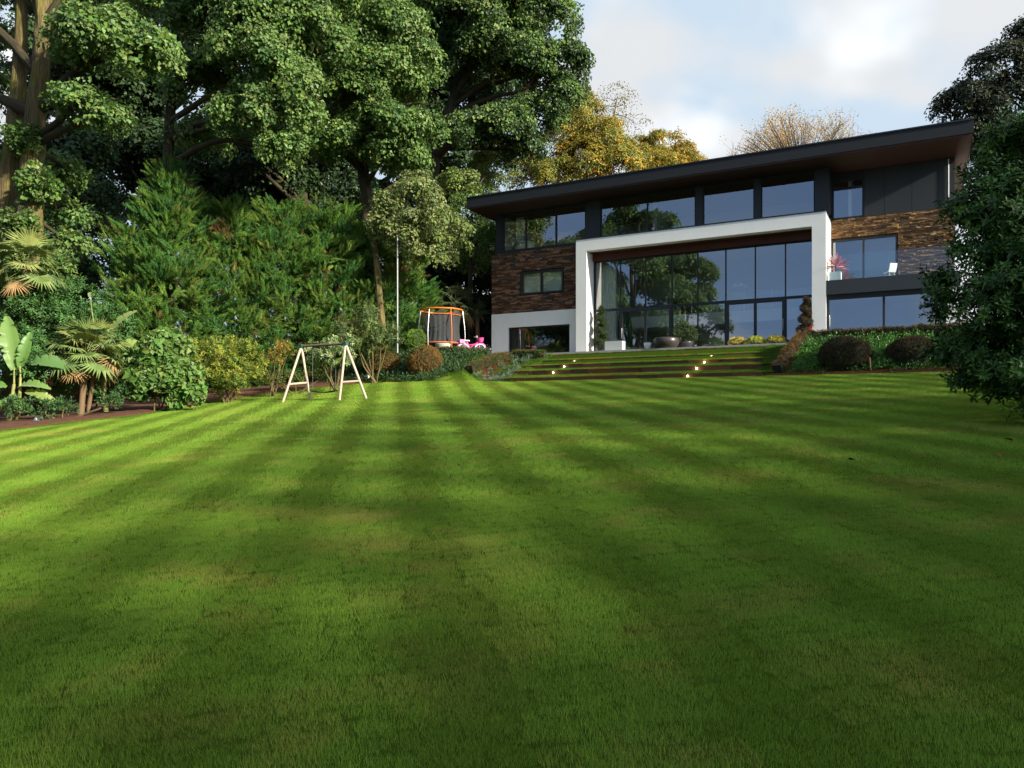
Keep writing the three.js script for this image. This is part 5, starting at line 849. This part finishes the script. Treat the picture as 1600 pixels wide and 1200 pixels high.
for (let v = -1; v < 33.4; v += CELL) for (let u = -30; u < 9; u += CELL) {
  const uu = u + rr(-0.05, 0.05), vv = v + rr(-0.05, 0.05), X = CS * uu + SN * vv, d = -SN * uu + CS * vv;
  if (d < 1.8 || Math.abs(X) > 0.70 * d + 3 || !inLawn(uu, vv)) continue;
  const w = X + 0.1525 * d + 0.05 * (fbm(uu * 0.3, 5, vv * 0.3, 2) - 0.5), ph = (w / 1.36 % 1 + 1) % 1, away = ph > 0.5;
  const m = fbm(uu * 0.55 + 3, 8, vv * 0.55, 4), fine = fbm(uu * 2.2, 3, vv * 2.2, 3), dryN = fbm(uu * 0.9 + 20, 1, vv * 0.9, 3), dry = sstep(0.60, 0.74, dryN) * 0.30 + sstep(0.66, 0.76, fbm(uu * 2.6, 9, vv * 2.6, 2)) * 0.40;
  const k = 2.5 * (away ? 1.09 : 0.90) * (0.72 + 0.30 * m + 0.36 * fine);  // mown stripes: sheen of the leaning blades also put into the colour
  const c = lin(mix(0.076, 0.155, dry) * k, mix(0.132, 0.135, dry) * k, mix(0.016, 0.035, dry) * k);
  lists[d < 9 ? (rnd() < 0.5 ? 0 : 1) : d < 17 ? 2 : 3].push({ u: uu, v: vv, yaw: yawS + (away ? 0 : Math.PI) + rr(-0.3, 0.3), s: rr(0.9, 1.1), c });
}
function layGrass(name, list, geo, tilt) {
  const m = new THREE.InstancedMesh(geo, grassMat, list.length); m.name = numbered(name); const e = 0.15;
  list.forEach((it, i) => { const y = it.y === undefined ? H(it.u, it.v) : it.y, n = it.n || V(-(H(it.u + e, it.v) - H(it.u - e, it.v)) / (2 * e), 1, (H(it.u, it.v + e) - H(it.u, it.v - e)) / (2 * e)).normalize(); Q.setFromUnitVectors(UPV, n); Q2.setFromAxisAngle(UPV, it.yaw); Q.multiply(Q2); MX.compose(V(it.u, y - 0.006, -it.v), Q, V(it.s, it.s * (it.h || 1), it.s)); m.setMatrixAt(i, MX); m.setColorAt(i, it.c); });
  shadows(m); m.userData.kind = 'stuff'; scene.add(m); return m;
}
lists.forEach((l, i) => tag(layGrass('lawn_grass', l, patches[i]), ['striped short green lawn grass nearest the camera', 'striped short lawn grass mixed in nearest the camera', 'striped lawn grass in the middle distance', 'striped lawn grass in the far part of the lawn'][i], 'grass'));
// turf on the treads, shaggy at the edges
{
  const tuft = grassPatch(150, CELL, 0.085, 0.0075, 0.4, 0.8), turf = grassPatch(190, CELL, 0.05, 0.0065, 0.3, 0.8), list = [];
  RISE.forEach(([v, , y1, ul, ur], k) => { const nx = RISE[k + 1], v1 = nx ? nx[0] : 37.6, ye = nx ? nx[1] : TERRACE; for (let q = v + 0.16; q < v1 - 0.02; q += 0.17) for (let u = ul - 0.4; u < ur + 0.5; u += 0.24) { const t = (q - v) / (v1 - v), kk = rr(0.8, 1.25), dry = sstep(0.5, 0.7, fbm(u * 1.4, k, q * 1.4, 3)); list.push({ u: u + rr(-0.1, 0.1), v: q, y: mix(y1, ye, t), n: V(0, 1, (ye - y1) / (v1 - v)).normalize(), yaw: rr(-0.6, 0.6) * (q < v + 0.2 ? 1 : 5), s: rr(0.8, 1.1), h: q < v + 0.1 ? 0.9 : 1, c: lin(mix(0.10, 0.19, dry) * kk, mix(0.205, 0.2, dry) * kk, 0.026 * kk) }); } });
  tag(layGrass('step_turf', list, turf), 'shaggy turf growing on the treads of the steps', 'grass');
  // banks: longer grass and small-leaved ground cover
  const bank = [], cover = [], pale = [];
  for (let v = 31; v < 37.2; v += 0.24) for (let u = -30; u < 5; u += 0.24) {
    const uu = u + rr(-0.1, 0.1), vv = v + rr(-0.1, 0.1), kk = rr(0.75, 1.25); if (inLawn(uu, vv)) continue;
    const leftBank = uu < -19.9 && vv < 34.4, leftGrass = uu > -19.4 && uu < -17.5 && vv > 32 && vv < 37, rightGrass = uu > -6.3 && uu < -5.4 && vv > 33.5, rightBank = uu > -4.7 && vv > 33.5 && vv < 36.3;
    if (leftGrass || rightGrass || leftBank) bank.push({ u: uu, v: vv, yaw: rr(0, 6.28), s: rr(0.8, 1.2), h: leftBank ? 0.9 : 1.25, c: lin(0.10 * kk, 0.19 * kk, 0.03 * kk) });
    if (rightBank || leftBank) for (let q = 0; q < 2; q++) { const p = ground(uu + rr(-0.12, 0.12), vv + rr(-0.12, 0.12), rr(0.02, 0.14)); cover.push({ p, dir: V(rr(-0.4, 0.4), 1, rr(-0.1, 0.6)).normalize(), spin: rr(0, 6.28), s: rr(0.8, 1.5), c: tint(rightBank ? [[0.045, 0.13, 0.02], [0.06, 0.16, 0.024], [0.035, 0.09, 0.02]] : [[0.035, 0.075, 0.02], [0.05, 0.09, 0.025], [0.025, 0.055, 0.018]], 0.4) }); }
    if (leftGrass && fbm(uu * 1.1, 4, vv * 1.1, 3) > 0.54 && uu < -18.1) for (let q = 0; q < 2; q++) pale.push({ p: ground(uu + rr(-0.1, 0.1), vv + rr(-0.1, 0.1), rr(0.08, 0.2)), dir: V(rr(-0.4, 0.4), 1, rr(-0.1, 0.6)).normalize(), spin: rr(0, 6.28), s: rr(0.6, 1.0), c: tint([[0.09, 0.13, 0.08], [0.06, 0.10, 0.05], [0.15, 0.18, 0.14]], 0.3) });
  }
  tag(layGrass('bank_grass', bank, tuft), 'longer rough grass on the banks beside the steps', 'grass');
  tag(scatter('ground_cover', cover, sprays.cover, LM.soft, scene), 'small-leaved green ground cover on the planted banks', 'ground cover');
  tag(scatter('pale_ground_cover', pale, sprays.cover, LM.dull, scene), 'silvery pale ground cover on the slope left of the steps', 'ground cover');
  const fl = []; for (let i = 0; i < 9; i++) { const u = rr(-4, 1.5), v = rr(33.8, 36), p = ground(u, v, 0.2); fl.push({ p, dir: UPV.clone(), spin: 0, s: 0.6, c: tint([[0.8, 0.78, 0.7], [0.7, 0.5, 0.1]]) }); }
  tag(scatter('bank_flowers', fl, sprays.box, LM.dull, scene), 'few tiny pale flowers dotted over the right bank', 'flowers');
}
// ragged grass fringe along the planting bed
{
  const fringe = grassPatch(60, 0.14, 0.06, 0.006, 0.2, 0.9), list = [], cv = new THREE.CatmullRomCurve3(bedEdge.slice(3, -2)); for (let i = 0; i < 520; i++) { const p = cv.getPoint(rnd()), kk = rr(0.8, 1.2); list.push({ u: p.x + rr(-0.03, 0.12), v: -p.z + rr(-0.06, 0.06), yaw: rr(0, 6.28), s: rr(0.7, 1.1), c: lin(0.11 * kk, 0.22 * kk, 0.03 * kk) }); }
  tag(layGrass('edge_grass', list, fringe), 'ragged grass fringe along the planting bed', 'grass');
}
renderer.render(scene, camera);
